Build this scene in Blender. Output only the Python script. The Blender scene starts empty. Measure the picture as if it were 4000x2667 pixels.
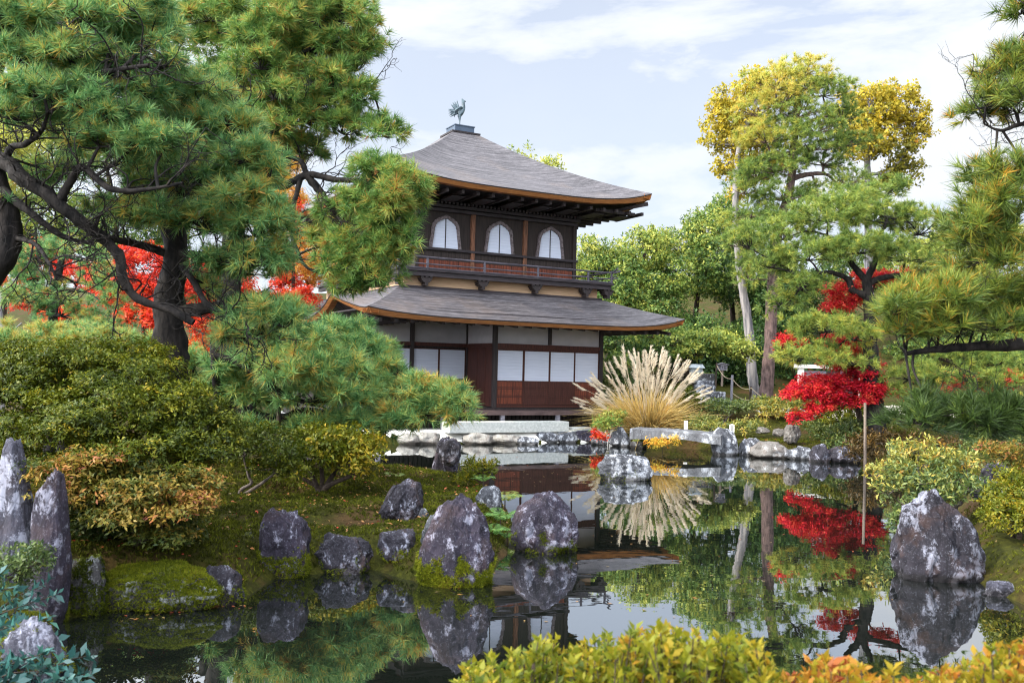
import bpy, bmesh, math, random
import numpy as np
from mathutils import Matrix, Vector

# ------------------------------------------------------------------ camera, sky, sun, exposure
SC = bpy.context.scene
COL = SC.collection
CAM_H, FOC, PITCH, ROLL = 2.16, 3514.7, 0.0304, 0.0251
cp, sp, cr, sr = math.cos(PITCH), math.sin(PITCH), math.cos(ROLL), math.sin(ROLL)
cam_d = bpy.data.cameras.new('camera')
cam = bpy.data.objects.new('camera', cam_d); COL.objects.link(cam)
cam_d.sensor_width = 36; cam_d.lens = FOC / 4000 * 36
cam_d.clip_start = 0.1; cam_d.clip_end = 3000
cam_d.dof.use_dof = True; cam_d.dof.focus_distance = 19; cam_d.dof.aperture_fstop = 4.0
_r = Vector((cr, -sr * sp, sr * cp)); _u = Vector((-sr, -cr * sp, cr * cp)); _f = Vector((0, cp, sp))
m = Matrix((_r, _u, -_f)).transposed().to_4x4(); m.translation = (0, 0, CAM_H)
cam.matrix_world = m
SC.camera = cam

SUN_EL, SUN_AZ = 33, (-0.93, -0.37)          # towards the sun: from the left, a little behind the camera
SUN_STRENGTH, SKY_STRENGTH, EXPOSURE = 2.1, 0.075, 1.15
SC.view_settings.view_transform = 'Standard'; SC.view_settings.look = 'None'
SC.view_settings.exposure = EXPOSURE; SC.view_settings.gamma = 1
SC.render.engine = 'CYCLES'; SC.cycles.pixel_filter_type = 'BLACKMAN_HARRIS'; SC.cycles.filter_width = 1.15
SC.cycles.use_denoising = True
SC.cycles.max_bounces = 6; SC.cycles.diffuse_bounces = 3; SC.cycles.glossy_bounces = 3
SC.cycles.transmission_bounces = 3; SC.cycles.transparent_max_bounces = 6
SC.cycles.sample_clamp_indirect = 6
SC.cycles.caustics_reflective = False; SC.cycles.caustics_refractive = False

W = bpy.data.worlds.new('World'); SC.world = W; W.use_nodes = True
def world():
    nt = W.node_tree; N = nt.nodes; L = nt.links; N.clear()
    def nd(t, **k):
        n = N.new(t)
        for a, b in k.items(): setattr(n, a, b)
        return n
    out = nd('ShaderNodeOutputWorld'); bg = nd('ShaderNodeBackground')
    sky = nd('ShaderNodeTexSky', sky_type='NISHITA', sun_disc=False)
    sky.sun_elevation = math.radians(SUN_EL)
    sky.sun_rotation = math.atan2(SUN_AZ[0], SUN_AZ[1])
    sky.air_density = 1.0; sky.dust_density = 1.2; sky.ozone_density = 1.2
    tc = nd('ShaderNodeTexCoord')
    def noise(scale, loc, rot, sc, detail, rough, dist=0.0):
        mp = nd('ShaderNodeMapping'); mp.inputs['Scale'].default_value = sc
        mp.inputs['Location'].default_value = loc; mp.inputs['Rotation'].default_value = rot
        L.new(tc.outputs['Generated'], mp.inputs['Vector'])
        n = nd('ShaderNodeTexNoise'); n.inputs['Scale'].default_value = scale
        n.inputs['Detail'].default_value = detail; n.inputs['Roughness'].default_value = rough
        n.inputs['Distortion'].default_value = dist
        L.new(mp.outputs['Vector'], n.inputs['Vector']); return n
    def ramp(src, a, b, va=0.0, vb=1.0):
        r = nd('ShaderNodeMapRange', interpolation_type='SMOOTHSTEP'); L.new(src, r.inputs['Value'])
        r.inputs['From Min'].default_value = a; r.inputs['From Max'].default_value = b
        r.inputs['To Min'].default_value = va; r.inputs['To Max'].default_value = vb
        return r.outputs['Result']
    n1 = noise(2.6, (1.3, 0.2, 0.4), (0, 0.32, 0), (1, 1, 3.4), 9, 0.58, 0.35)      # streaky cloud
    n2 = noise(3.6, (3.1, 0.5, 2.2), (0, 0, 0), (1, 1, 1.5), 8, 0.55, 0.1)          # cumulus on the right
    m1 = ramp(n1.outputs['Fac'], 0.30, 0.60)
    m2 = ramp(n2.outputs['Fac'], 0.48, 0.62)
    mx = nd('ShaderNodeMath', operation='MAXIMUM'); L.new(m1, mx.inputs[0]); L.new(m2, mx.inputs[1])
    # thin veil that thickens towards the horizon
    sep = nd('ShaderNodeSeparateXYZ'); L.new(tc.outputs['Generated'], sep.inputs[0])
    veil = ramp(sep.outputs['Z'], 0.0, 0.6, 0.82, 0.55)
    mx2 = nd('ShaderNodeMath', operation='MAXIMUM'); L.new(mx.outputs[0], mx2.inputs[0]); L.new(veil, mx2.inputs[1])
    bl = nd('ShaderNodeMix', data_type='RGBA'); bl.blend_type = 'MIX'
    L.new(mx2.outputs[0], bl.inputs['Factor'])
    lift = nd('ShaderNodeMix', data_type='RGBA'); lift.blend_type = 'MULTIPLY'; lift.inputs['Factor'].default_value = 1
    L.new(sky.outputs['Color'], lift.inputs['A']); lift.inputs['B'].default_value = (0.80, 0.98, 1.22, 1)
    L.new(lift.outputs['Result'], bl.inputs['A'])
    # cloud brightness: raised on the sun's side, behind the camera, and overhead, as added fill light
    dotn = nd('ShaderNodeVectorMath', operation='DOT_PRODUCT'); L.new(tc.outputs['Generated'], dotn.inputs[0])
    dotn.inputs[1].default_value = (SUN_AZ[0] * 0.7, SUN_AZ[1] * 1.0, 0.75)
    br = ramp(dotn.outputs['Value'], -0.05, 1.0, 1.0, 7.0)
    cc = nd('ShaderNodeMix', data_type='RGBA'); L.new(n2.outputs['Fac'], cc.inputs['Factor'])
    k = 1 / SKY_STRENGTH
    cc.inputs['A'].default_value = (0.40 * k, 0.435 * k, 0.485 * k, 1); cc.inputs['B'].default_value = (0.49 * k, 0.50 * k, 0.515 * k, 1)
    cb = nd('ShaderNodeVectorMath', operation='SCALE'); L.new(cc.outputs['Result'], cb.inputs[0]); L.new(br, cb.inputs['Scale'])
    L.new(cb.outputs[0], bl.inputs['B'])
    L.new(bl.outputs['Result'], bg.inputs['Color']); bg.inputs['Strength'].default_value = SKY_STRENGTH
    L.new(bg.outputs[0], out.inputs['Surface'])
world()
sd = bpy.data.lights.new('sun', 'SUN'); sun = bpy.data.objects.new('sun', sd); COL.objects.link(sun)
sd.energy = SUN_STRENGTH; sd.angle = math.radians(2.5); sd.color = (1.0, 0.90, 0.72)
_h = math.hypot(*SUN_AZ); _e = math.radians(SUN_EL)
sdir = Vector((SUN_AZ[0] / _h * math.cos(_e), SUN_AZ[1] / _h * math.cos(_e), math.sin(_e)))
sun.rotation_euler = sdir.to_track_quat('Z', 'Y').to_euler(); sun.location = (-20, -20, 40)

# ------------------------------------------------------------------ picture -> world (photo pixels at 2352 wide)
def ray(x, y):
    a = (x / .588 - 2000) / FOC; b = (1333.5 - y / .588) / FOC
    xx = a * cr - b * sr; yy = a * sr + b * cr
    return np.array([xx, cp - yy * sp, sp + yy * cp])
def P(x, y, D):
    d = ray(x, y); return d * (D / d[1]) + np.array([0, 0, CAM_H])
def G(x, y, z=0.0):
    d = ray(x, y); return d * ((z - CAM_H) / d[2]) + np.array([0, 0, CAM_H])
PXM = 2067.0            # photo pixels per metre at 1 m

# ------------------------------------------------------------------ small noise library
def _hash(i, j, k, s):
    h = (i.astype(np.int64) * 374761393 + j.astype(np.int64) * 668265263 + k.astype(np.int64) * 2147483647 + s * 974634777) & 0x7fffffff
    h = (h ^ (h >> 13)) * 1274126177 & 0x7fffffff
    return ((h ^ (h >> 16)) & 0xffff) / 65535.0
def vnoise(p, s=0):
    f = np.floor(p); t = p - f; t = t * t * (3 - 2 * t); i, j, k = f[:, 0], f[:, 1], f[:, 2]
    r = 0
    for a in (0, 1):
        for b in (0, 1):
            for c in (0, 1):
                w = (t[:, 0] if a else 1 - t[:, 0]) * (t[:, 1] if b else 1 - t[:, 1]) * (t[:, 2] if c else 1 - t[:, 2])
                r = r + w * _hash(i + a, j + b, k + c, s)
    return r * 2 - 1
def fbm(p, s=0, o=4):
    r = 0; a = 1
    for q in range(o): r = r + a * vnoise(p * 2 ** q + 17.3 * q, s + q); a *= .5
    return r
def worley(p, s=0):
    f = np.floor(p); best = np.full(len(p), 9.0); val = np.zeros(len(p)); dv = np.zeros_like(p); rid_ = np.zeros(len(p), np.int64)
    for a in (-1, 0, 1):
        for b in (-1, 0, 1):
            for c in (-1, 0, 1):
                g = f + [a, b, c]; i, j, k = g[:, 0], g[:, 1], g[:, 2]
                o = np.stack([_hash(i, j, k, s), _hash(i, j, k, s + 5), _hash(i, j, k, s + 11)], -1); d = p - (g + o); r = (d ** 2).sum(1); u = r < best
                best = np.where(u, r, best); val = np.where(u, _hash(i, j, k, s + 23), val); dv = np.where(u[:, None], d, dv)
    return np.sqrt(best), val, dv
def unit(v): return v / (np.linalg.norm(v, axis=-1, keepdims=True) + 1e-12)

# ------------------------------------------------------------------ materials
MATS = {}
def newmat(name):
    m = bpy.data.materials.new(name); m.use_nodes = True
    nt = m.node_tree; b = nt.nodes['Principled BSDF']; return m, nt, b
def link(nt, a, b): nt.links.new(a, b)
def tex_noise(nt, scale, detail=5, rough=.55, vec=None, stretch=None, dist=0.0, coord='Object'):
    n = nt.nodes.new('ShaderNodeTexNoise'); n.inputs['Scale'].default_value = scale
    n.inputs['Detail'].default_value = detail; n.inputs['Roughness'].default_value = rough; n.inputs['Distortion'].default_value = dist
    if vec is None:
        vec = nt.nodes.new('ShaderNodeTexCoord').outputs[coord]
    if stretch:
        mp = nt.nodes.new('ShaderNodeMapping'); mp.inputs['Scale'].default_value = stretch
        link(nt, vec, mp.inputs['Vector']); vec = mp.outputs['Vector']
    link(nt, vec, n.inputs['Vector']); return n.outputs['Fac']
def ramp(nt, src, stops):
    r = nt.nodes.new('ShaderNodeValToRGB'); e = r.color_ramp.elements
    while len(e) < len(stops): e.new(0.5)
    for q, (p, c) in zip(e, stops): q.position = p; q.color = (*c, 1) if len(c) == 3 else c
    link(nt, src, r.inputs['Fac']); return r.outputs['Color']
def mix(nt, f, a, b, mode='MIX'):
    x = nt.nodes.new('ShaderNodeMix'); x.data_type = 'RGBA'; x.blend_type = mode
    if isinstance(f, (int, float)): x.inputs['Factor'].default_value = f
    else: link(nt, f, x.inputs['Factor'])
    for s, v in (('A', a), ('B', b)):
        if isinstance(v, tuple): x.inputs[s].default_value = (*v, 1)
        else: link(nt, v, x.inputs[s])
    return x.outputs['Result']
def math_(nt, op, a, b=0.0):
    x = nt.nodes.new('ShaderNodeMath'); x.operation = op
    for s, v in ((0, a), (1, b)):
        if isinstance(v, (int, float)): x.inputs[s].default_value = v
        else: link(nt, v, x.inputs[s])
    return x.outputs[0]
def bump(nt, b, src, strength, dist=.02):
    n = nt.nodes.new('ShaderNodeBump'); n.inputs['Strength'].default_value = strength; n.inputs['Distance'].default_value = dist
    link(nt, src, n.inputs['Height']); link(nt, n.outputs['Normal'], b.inputs['Normal'])
def simple(name, c1, c2, scale=6, rough=.7, stretch=None, bmp=.3, dist=.02, spec=.3, detail=6, lo=.3, hi=.7, coord='Object'):
    if name in MATS: return MATS[name]
    m, nt, b = newmat(name)
    f = tex_noise(nt, scale, detail, .6, None, stretch, coord=coord)
    link(nt, ramp(nt, f, [(lo, c1), (hi, c2)]), b.inputs['Base Color'])
    b.inputs['Roughness'].default_value = rough; b.inputs['Specular IOR Level'].default_value = spec
    if bmp: bump(nt, b, f, bmp, dist)
    MATS[name] = m; return m
def leafmat(name, stops, trans=.35, rough=.45, spec=.25):
    m, nt, b = newmat(name)
    at = nt.nodes.new('ShaderNodeAttribute'); at.attribute_name = 'tone'
    c = ramp(nt, at.outputs['Fac'], stops)
    link(nt, c, b.inputs['Base Color']); b.inputs['Roughness'].default_value = rough
    b.inputs['Specular IOR Level'].default_value = spec
    tr = nt.nodes.new('ShaderNodeBsdfTranslucent'); link(nt, c, tr.inputs['Color'])
    mx = nt.nodes.new('ShaderNodeMixShader'); mx.inputs[0].default_value = trans
    link(nt, b.outputs[0], mx.inputs[1]); link(nt, tr.outputs[0], mx.inputs[2])
    link(nt, mx.outputs[0], nt.nodes['Material Output'].inputs['Surface'])
    MATS[name] = m; return m

L_PINE = leafmat('pine needles', [(0, (0.027, 0.074, 0.024)), (.35, (0.088, 0.196, 0.047)), (.6, (0.203, 0.338, 0.081)), (.78, (0.405, 0.405, 0.081)), (.92, (0.513, 0.324, 0.068)), (1, (0.405, 0.176, 0.054))], .3)
L_PINEB = leafmat('blue green pine needles', [(0, (0.028, 0.084, 0.036)), (.38, (0.091, 0.224, 0.077)), (.64, (0.224, 0.392, 0.133)), (.80, (0.448, 0.448, 0.098)), (1, (0.560, 0.322, 0.070))], .3)
L_PINEY = leafmat('yellow green pine needles', [(0, (0.056, 0.106, 0.031)), (.4, (0.179, 0.269, 0.056)), (.75, (0.448, 0.448, 0.078)), (1, (0.627, 0.470, 0.090))], .35)
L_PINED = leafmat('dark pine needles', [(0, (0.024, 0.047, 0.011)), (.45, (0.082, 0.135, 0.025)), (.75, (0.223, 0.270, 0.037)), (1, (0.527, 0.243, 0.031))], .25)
L_GOLD = leafmat('golden leaves', [(0, (.12, .13, .025)), (.35, (.36, .30, .03)), (.75, (.66, .50, .05)), (1, (.60, .28, .05))], .4)
L_OAK = leafmat('evergreen oak leaves', [(0, (0.019, 0.048, 0.015)), (.4, (0.066, 0.136, 0.032)), (.7, (0.198, 0.272, 0.050)), (1, (0.528, 0.517, 0.100))], .3)
L_RED = leafmat('crimson maple leaves', [(0, (0.179, 0.007, 0.025)), (.45, (0.560, 0.012, 0.038)), (.8, (0.806, 0.035, 0.042)), (1, (0.784, 0.140, 0.063))], .4)
L_REDO = leafmat('scarlet maple leaves', [(0, (.30, .014, .012)), (.5, (.66, .035, .018)), (.8, (.74, .10, .02)), (1, (.75, .26, .04))], .4)
L_ORAN = leafmat('orange maple leaves', [(0, (.34, .10, .02)), (.5, (.62, .25, .03)), (.8, (.75, .42, .05)), (1, (.70, .55, .08))], .4)
L_SHRUB = leafmat('dark shrub leaves', [(0, (0.017, 0.031, 0.004)), (.4, (0.065, 0.093, 0.006)), (.75, (0.186, 0.192, 0.011)), (1, (0.421, 0.291, 0.023))], .25)
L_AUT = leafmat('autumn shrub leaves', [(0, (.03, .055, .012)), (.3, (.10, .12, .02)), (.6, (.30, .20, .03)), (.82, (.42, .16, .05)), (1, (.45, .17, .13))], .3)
L_AZAL = leafmat('azalea leaves', [(0, (.03, .07, .02)), (.4, (.13, .18, .045)), (.7, (.36, .34, .06)), (1, (.50, .28, .05))], .3, .35, .4)
L_FRONT = leafmat('bright hedge leaves', [(0, (0.088, 0.124, 0.014)), (.3, (0.231, 0.236, 0.017)), (.6, (0.363, 0.260, 0.021)), (.85, (0.396, 0.161, 0.021)), (1, (0.275, 0.062, 0.021))], .45, .5)
L_CAM = leafmat('glossy camellia leaves', [(0, (.014, .055, .05)), (.5, (.03, .11, .10)), (1, (.08, .22, .16))], .12, .28, .7)
L_FERN = leafmat('fern fronds', [(0, (.04, .12, .03)), (.6, (.14, .28, .06)), (1, (.40, .32, .06))], .35)
L_GRASS = leafmat('dry grass blades', [(0, (.26, .20, .07)), (.4, (.60, .44, .16)), (.75, (.72, .50, .16)), (1, (.62, .30, .08))], .3, .7)
L_PLUME = leafmat('grass plumes', [(0, (.62, .53, .40)), (1, (.85, .77, .63))], .35, .9, .1)
L_MOSS = leafmat('moss tufts', [(0, (.018, .024, .004)), (.45, (.060, .068, .008)), (.8, (.17, .19, .014)), (1, (.12, .07, .02))], .25, .8, .1)
L_FLOAT = leafmat('fallen leaves', [(0, (.16, .12, .05)), (.5, (.30, .17, .05)), (.85, (.36, .12, .04)), (1, (.40, .05, .03))], .1)

def bark(name, c1, c2, scale=11, st=(1, 1, .35), bmp=1.0):
    return simple(name, c1, c2, scale, .85, st, bmp, .03, .2, 8, .35, .65)
B_DARK = bark('dark pine bark', (.004, .0036, .004), (.030, .025, .023))
B_RED = bark('red pine bark', (.05, .034, .032), (.16, .105, .095))
B_GREY = bark('grey bark', (.055, .045, .04), (.17, .14, .125))
B_PALE = bark('bleached trunk', (.10, .10, .115), (.34, .31, .30), 7, (1.5, 1.5, .12), .5)
B_BROWN = bark('brown bark', (.022, .016, .012), (.075, .055, .042))
B_POLE = simple('weathered pole', (.10, .075, .06), (.24, .185, .145), 8, .8, (2, 2, .15), .2)

def rockmat(name, dark, mid, lich, lo=.54, moss=0.0, warm=0.0):
    m, nt, b = newmat(name)
    tc = nt.nodes.new('ShaderNodeTexCoord').outputs['Object']
    big = tex_noise(nt, 2.0, 8, .7, tc, (1, 1, .6), .5)
    base = ramp(nt, big, [(.32, dark), (.70, mid)])
    lic = tex_noise(nt, 6.5, 12, .80, tc, (1.1, 1.1, .8), .35)
    zone = tex_noise(nt, 2.6, 5, .65, tc, (1, 1, .7), .6)
    lv = math_(nt, 'ADD', math_(nt, 'MULTIPLY', lic, .58), math_(nt, 'MULTIPLY', zone, .42))
    lm = ramp(nt, lv, [(lo - .012, (0, 0, 0)), (lo + .022, (.75, .75, .75)), (lo + .12, (1, 1, 1))])
    col = mix(nt, lm, base, lich)
    sp_ = tex_noise(nt, 42, 3, .7, tc)
    sm = ramp(nt, sp_, [(.57, (0, 0, 0)), (.62, (1, 1, 1))])
    col = mix(nt, math_(nt, 'MULTIPLY', sm, math_(nt, 'MULTIPLY', zone, .38)), col, lich)
    vn = nt.nodes.new('ShaderNodeTexVoronoi'); vn.feature = 'DISTANCE_TO_EDGE'; vn.inputs['Scale'].default_value = 3.2; link(nt, tc, vn.inputs['Vector'])
    ck = ramp(nt, vn.outputs['Distance'], [(0, (.35, .35, .35)), (.035, (1, 1, 1))]); col = mix(nt, .7, col, ck, 'MULTIPLY')
    if warm:
        w = tex_noise(nt, 3.1, 5, .6, tc, None, .3)
        col = mix(nt, math_(nt, 'MULTIPLY', ramp(nt, w, [(.5, (0, 0, 0)), (.62, (1, 1, 1))]), warm), col, (.16, .085, .06))
    if moss:
        ge = nt.nodes.new('ShaderNodeNewGeometry'); sx = nt.nodes.new('ShaderNodeSeparateXYZ'); link(nt, ge.outputs['Normal'], sx.inputs[0])
        mn = tex_noise(nt, 4, 6, .65, tc)
        v = math_(nt, 'ADD', math_(nt, 'MULTIPLY', sx.outputs['Z'], .45), mn)
        mm = ramp(nt, v, [(1.0 - moss, (0, 0, 0)), (1.08 - moss, (1, 1, 1))])
        mc = ramp(nt, tex_noise(nt, 22, 5, .7, tc), [(.3, (.03, .045, .006)), (.7, (.15, .17, .018))])
        col = mix(nt, mm, col, mc)
    gp_ = nt.nodes.new('ShaderNodeNewGeometry'); sz = nt.nodes.new('ShaderNodeSeparateXYZ'); link(nt, gp_.outputs['Position'], sz.inputs[0])
    wl_ = math_(nt, 'ADD', sz.outputs['Z'], math_(nt, 'MULTIPLY', lic, .10))
    wet = ramp(nt, wl_, [(.10, (.30, .28, .26)), (.15, (1, 1, 1))]); col = mix(nt, 1.0, col, wet, 'MULTIPLY')
    link(nt, col, b.inputs['Base Color']); b.inputs['Roughness'].default_value = .75
    b.inputs['Specular IOR Level'].default_value = .3
    hs = math_(nt, 'ADD', math_(nt, 'MULTIPLY', lic, .6), tex_noise(nt, 3.5, 8, .75, tc, (1, 1, .5), .6))
    bump(nt, b, hs, .9, .06)
    MATS[name] = m; return m
L_RUST = leafmat('rusty shrub leaves', [(0, (.016, .014, .005)), (.5, (.07, .045, .012)), (.8, (.16, .085, .02)), (1, (.22, .16, .03))], .25)
L_MOSSB = leafmat('bright moss tufts', [(0, (0.024, 0.036, 0.004)), (.45, (0.096, 0.120, 0.010)), (.8, (0.240, 0.264, 0.016)), (1, (0.160, 0.104, 0.024))], .25, .8, .1)
R_DARK = rockmat('dark lichened rock', (.007, .006, .010), (.050, .045, .060), (.33, .34, .42), .53, 0, .25)
R_PURP = rockmat('violet grey rock', (.008, .0065, .013), (.058, .048, .075), (.34, .34, .43), .53, 0, .15)
R_MOSS = rockmat('mossy rock', (.018, .018, .018), (.085, .08, .085), (.36, .38, .38), .53, .30)
R_SHORE = rockmat('pale shore stone', (.08, .072, .065), (.28, .26, .24), (.58, .58, .58), .55, 0, .25)
R_CREAM = rockmat('cream stone', (.20, .185, .165), (.46, .44, .40), (.60, .60, .58), .58, 0, .3)
R_GREY = rockmat('blue grey stone', (.022, .024, .030), (.12, .125, .145), (.50, .52, .57), .51)
R_LEFT = rockmat('silvery rock', (.022, .022, .034), (.13, .13, .175), (.42, .43, .53), .51, 0, .1)
def moss_ground():
    m, nt, b = newmat('moss ground')
    tc = nt.nodes.new('ShaderNodeTexCoord').outputs['Object']
    a = tex_noise(nt, .9, 6, .6, tc); f = tex_noise(nt, 11, 8, .7, tc)
    c = ramp(nt, f, [(.3, (.014, .016, .004)), (.55, (.042, .044, .007)), (.75, (.10, .10, .012))])
    br = ramp(nt, tex_noise(nt, 14, 6, .7, tc), [(.3, (.03, .018, .008)), (.7, (.10, .06, .025))])
    c = mix(nt, ramp(nt, a, [(.48, (0, 0, 0)), (.64, (1, 1, 1))]), c, br)
    link(nt, c, b.inputs['Base Color']); b.inputs['Roughness'].default_value = .95; b.inputs['Specular IOR Level'].default_value = .1
    bump(nt, b, f, 1.0, .05); return m
M_GROUND = moss_ground()
M_SAND = simple('raked white sand', (.62, .60, .55), (.78, .76, .72), 14, .95, None, .3, .01, .1)
M_PATH = simple('pale gravel path', (.36, .32, .27), (.55, .50, .44), 12, .95, None, .3, .01, .1)
M_LITTER = simple('leaf litter', (.09, .045, .035), (.30, .16, .12), 26, .95, None, .8, .03, .1)
M_GRANITE = simple('pale granite', (.36, .38, .36), (.60, .61, .58), 16, .8, None, .4, .01, .3, 9)
M_BRIDGE = rockmat('granite bridge slab', (.05, .05, .056), (.17, .175, .19), (.42, .44, .48), .54)
def water_mat():
    m, nt, b = newmat('pond water'); nt.nodes.remove(b)
    g = nt.nodes.new('ShaderNodeBsdfGlossy'); g.inputs['Roughness'].default_value = 0.0; g.inputs['Color'].default_value = (.93, .95, .97, 1)
    d = nt.nodes.new('ShaderNodeBsdfDiffuse'); d.inputs['Color'].default_value = (.006, .008, .006, 1)
    fr = nt.nodes.new('ShaderNodeFresnel'); fr.inputs['IOR'].default_value = 2.1
    tc = nt.nodes.new('ShaderNodeTexCoord').outputs['Object']
    n = tex_noise(nt, 1.6, 2, .5, tc, (1, 1.6, 1)); n2 = tex_noise(nt, 9, 2, .5, tc, (1, 1.5, 1))
    h = math_(nt, 'ADD', n, math_(nt, 'MULTIPLY', n2, .06))
    bp = nt.nodes.new('ShaderNodeBump'); bp.inputs['Strength'].default_value = .032; bp.inputs['Distance'].default_value = .03
    link(nt, h, bp.inputs['Height'])
    link(nt, bp.outputs[0], g.inputs['Normal'])
    mx = nt.nodes.new('ShaderNodeMixShader'); link(nt, math_(nt, 'ADD', math_(nt, 'MULTIPLY', fr.outputs[0], .68), .34), mx.inputs[0]); link(nt, d.outputs[0], mx.inputs[1]); link(nt, g.outputs[0], mx.inputs[2])
    link(nt, mx.outputs[0], nt.nodes['Material Output'].inputs['Surface']); return m
M_WATER = water_mat()
def wood(name, c1, c2, st=(6, 6, .5), rough=.6, bmp=.25): return simple(name, c1, c2, 5, rough, st, bmp, .01, .3, 8, .3, .72)
M_TIMBER = wood('dark aged timber', (.010, .008, .009), (.045, .034, .034))
M_TIMBERH = wood('dark timber beams', (.012, .010, .012), (.055, .044, .05), (.5, 6, 6))
M_BOARD = wood('weathered black boards', (.005, .004, .004), (.050, .034, .030), (12, 12, .3))
M_FRAME = wood('worn window frame', (.03, .022, .022), (.22, .18, .19), (3, 3, 3))
M_COLW = wood('worn column', (.02, .010, .008), (.30, .13, .07), (5, 5, .5))
M_REDB = wood('reddish boards', (.018, .008, .007), (.26, .065, .032), (11, 11, .35))
M_REDW = wood('red brown cedar', (.030, .010, .008), (.085, .028, .020), (7, 7, .4))
M_GREYW = wood('silvered wood', (.09, .085, .10), (.26, .25, .29), (.4, 6, 6), .75)
M_RAIL = wood('dark weathered rail', (.03, .026, .034), (.13, .12, .145), (.5, 6, 6), .7)
M_DECK = wood('veranda boards', (.045, .03, .03), (.15, .10, .095), (.4, 6, 6), .6)
M_BEIGE = simple('fresh pale boards', (.46, .29, .17), (.68, .47, .31), 5, .75, (.35, 5, 9), .15, .01, .2)
M_EAVE = simple('orange eave edge', (.17, .058, .018), (.42, .18, .055), 4, .6, (.6, .6, 12), .25, .01, .3, 8)
M_PLAST = simple('grey white plaster', (.40, .39, .42), (.47, .46, .49), 3, .9, None, .05, .01, .1)
def paper():
    m, nt, b = newmat('paper screen')
    tc = nt.nodes.new('ShaderNodeTexCoord').outputs['Object']
    f = tex_noise(nt, 3, 4, .6, tc, (.6, .6, 22)); w = nt.nodes.new('ShaderNodeTexWave'); w.wave_type = 'BANDS'; w.bands_direction = 'Z'
    w.inputs['Scale'].default_value = 3.2; w.inputs['Distortion'].default_value = .3; link(nt, tc, w.inputs['Vector'])
    ln = ramp(nt, w.outputs['Fac'], [(.0, (.90, .90, .90)), (.06, (1, 1, 1))])
    c = ramp(nt, f, [(.3, (.50, .55, .68)), (.7, (.64, .68, .80))])
    link(nt, mix(nt, 1.0, c, ln, 'MULTIPLY'), b.inputs['Base Color']); b.inputs['Roughness'].default_value = .55
    b.inputs['Specular IOR Level'].default_value = .35; return m
M_PAPER = paper()
M_BRONZE = simple('green bronze', (.018, .032, .042), (.10, .15, .18), 12, .5, None, .3, .01, .5)
M_COPPER = simple('blue grey copper box', (.035, .055, .085), (.07, .10, .15), 2, .55, None, .05, .01, .4)
M_WHITE = simple('pale weathered post', (.52, .50, .46), (.70, .68, .64), 6, .8, (2, 2, .3), .1, .01, .2)
M_ROPE = simple('straw rope', (.30, .24, .16), (.46, .38, .27), 30, .9, None, .3, .005, .1)
M_INK = simple('black ink', (.012, .012, .012), (.02, .02, .02), 3, .8, None, 0)
M_SLATE = simple('slate roofed stone', (.20, .23, .25), (.36, .39, .41), 8, .8, None, .3, .01, .3)
def shingle():
    m, nt, b = newmat('layered shingles')
    tc = nt.nodes.new('ShaderNodeTexCoord').outputs['UV']
    course = tex_noise(nt, 1, 3, .6, tc, (.5, 10, 1)); fine = tex_noise(nt, 1, 5, .75, tc, (3.2, 17, 1)); big = tex_noise(nt, .55, 5, .6, tc)
    c = ramp(nt, fine, [(.30, (.012, .011, .016)), (.50, (.060, .054, .059)), (.70, (.24, .225, .24))])
    c = mix(nt, .55, c, ramp(nt, course, [(.36, (.016, .014, .017)), (.64, (.145, .132, .143))]))
    c = mix(nt, math_(nt, 'MULTIPLY', ramp(nt, big, [(.52, (0, 0, 0)), (.72, (1, 1, 1))]), .35), c, (.20, .145, .11))
    link(nt, c, b.inputs['Base Color']); b.inputs['Roughness'].default_value = .62; b.inputs['Specular IOR Level'].default_value = .4
    bump(nt, b, math_(nt, 'ADD', course, math_(nt, 'MULTIPLY', fine, .6)), .8, .03); return m
M_SHING = shingle()

# ------------------------------------------------------------------ object helpers
def props(o, label=None, cat=None, group=None, kind=None):
    for k, v in (('label', label), ('category', cat), ('group', group), ('kind', kind)):
        if v: o[k] = v
    return o
def thing(name, loc, label, cat, group=None, rz=0):
    o = bpy.data.objects.new(name, None); COL.objects.link(o); o.location = loc; o.rotation_euler = (0, 0, rz)
    o.empty_display_size = .2
    return props(o, label, cat, group)
def link_mesh(name, me, mat, parent=None, smooth=False):
    if mat: me.materials.append(mat)
    if smooth: me.polygons.foreach_set('use_smooth', np.ones(len(me.polygons), bool))
    o = bpy.data.objects.new(name, me); COL.objects.link(o)
    if parent: o.parent = parent
    return o
def npmesh(name, V, F, mat, parent=None, tone=None, smooth=False, origin=None, uv=None):
    V = np.asarray(V, np.float32)
    if origin is not None: V = V - np.asarray(origin, np.float32)
    F = np.asarray(F, np.int32); n, k = F.shape
    me = bpy.data.meshes.new(name); me.vertices.add(len(V)); me.vertices.foreach_set('co', V.ravel())
    me.loops.add(n * k); me.loops.foreach_set('vertex_index', F.ravel())
    me.polygons.add(n); me.polygons.foreach_set('loop_start', np.arange(n, dtype=np.int32) * k)
    try: me.polygons.foreach_set('loop_total', np.full(n, k, np.int32))
    except Exception: pass
    if uv is not None:
        l = me.uv_layers.new(name='UVMap'); l.data.foreach_set('uv', np.asarray(uv, np.float32)[F.ravel()].ravel())
    if tone is not None:
        a = me.attributes.new('tone', 'FLOAT', 'FACE'); a.data.foreach_set('value', np.asarray(tone, np.float32))
    me.update(calc_edges=True)
    return link_mesh(name, me, mat, parent, smooth)
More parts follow.
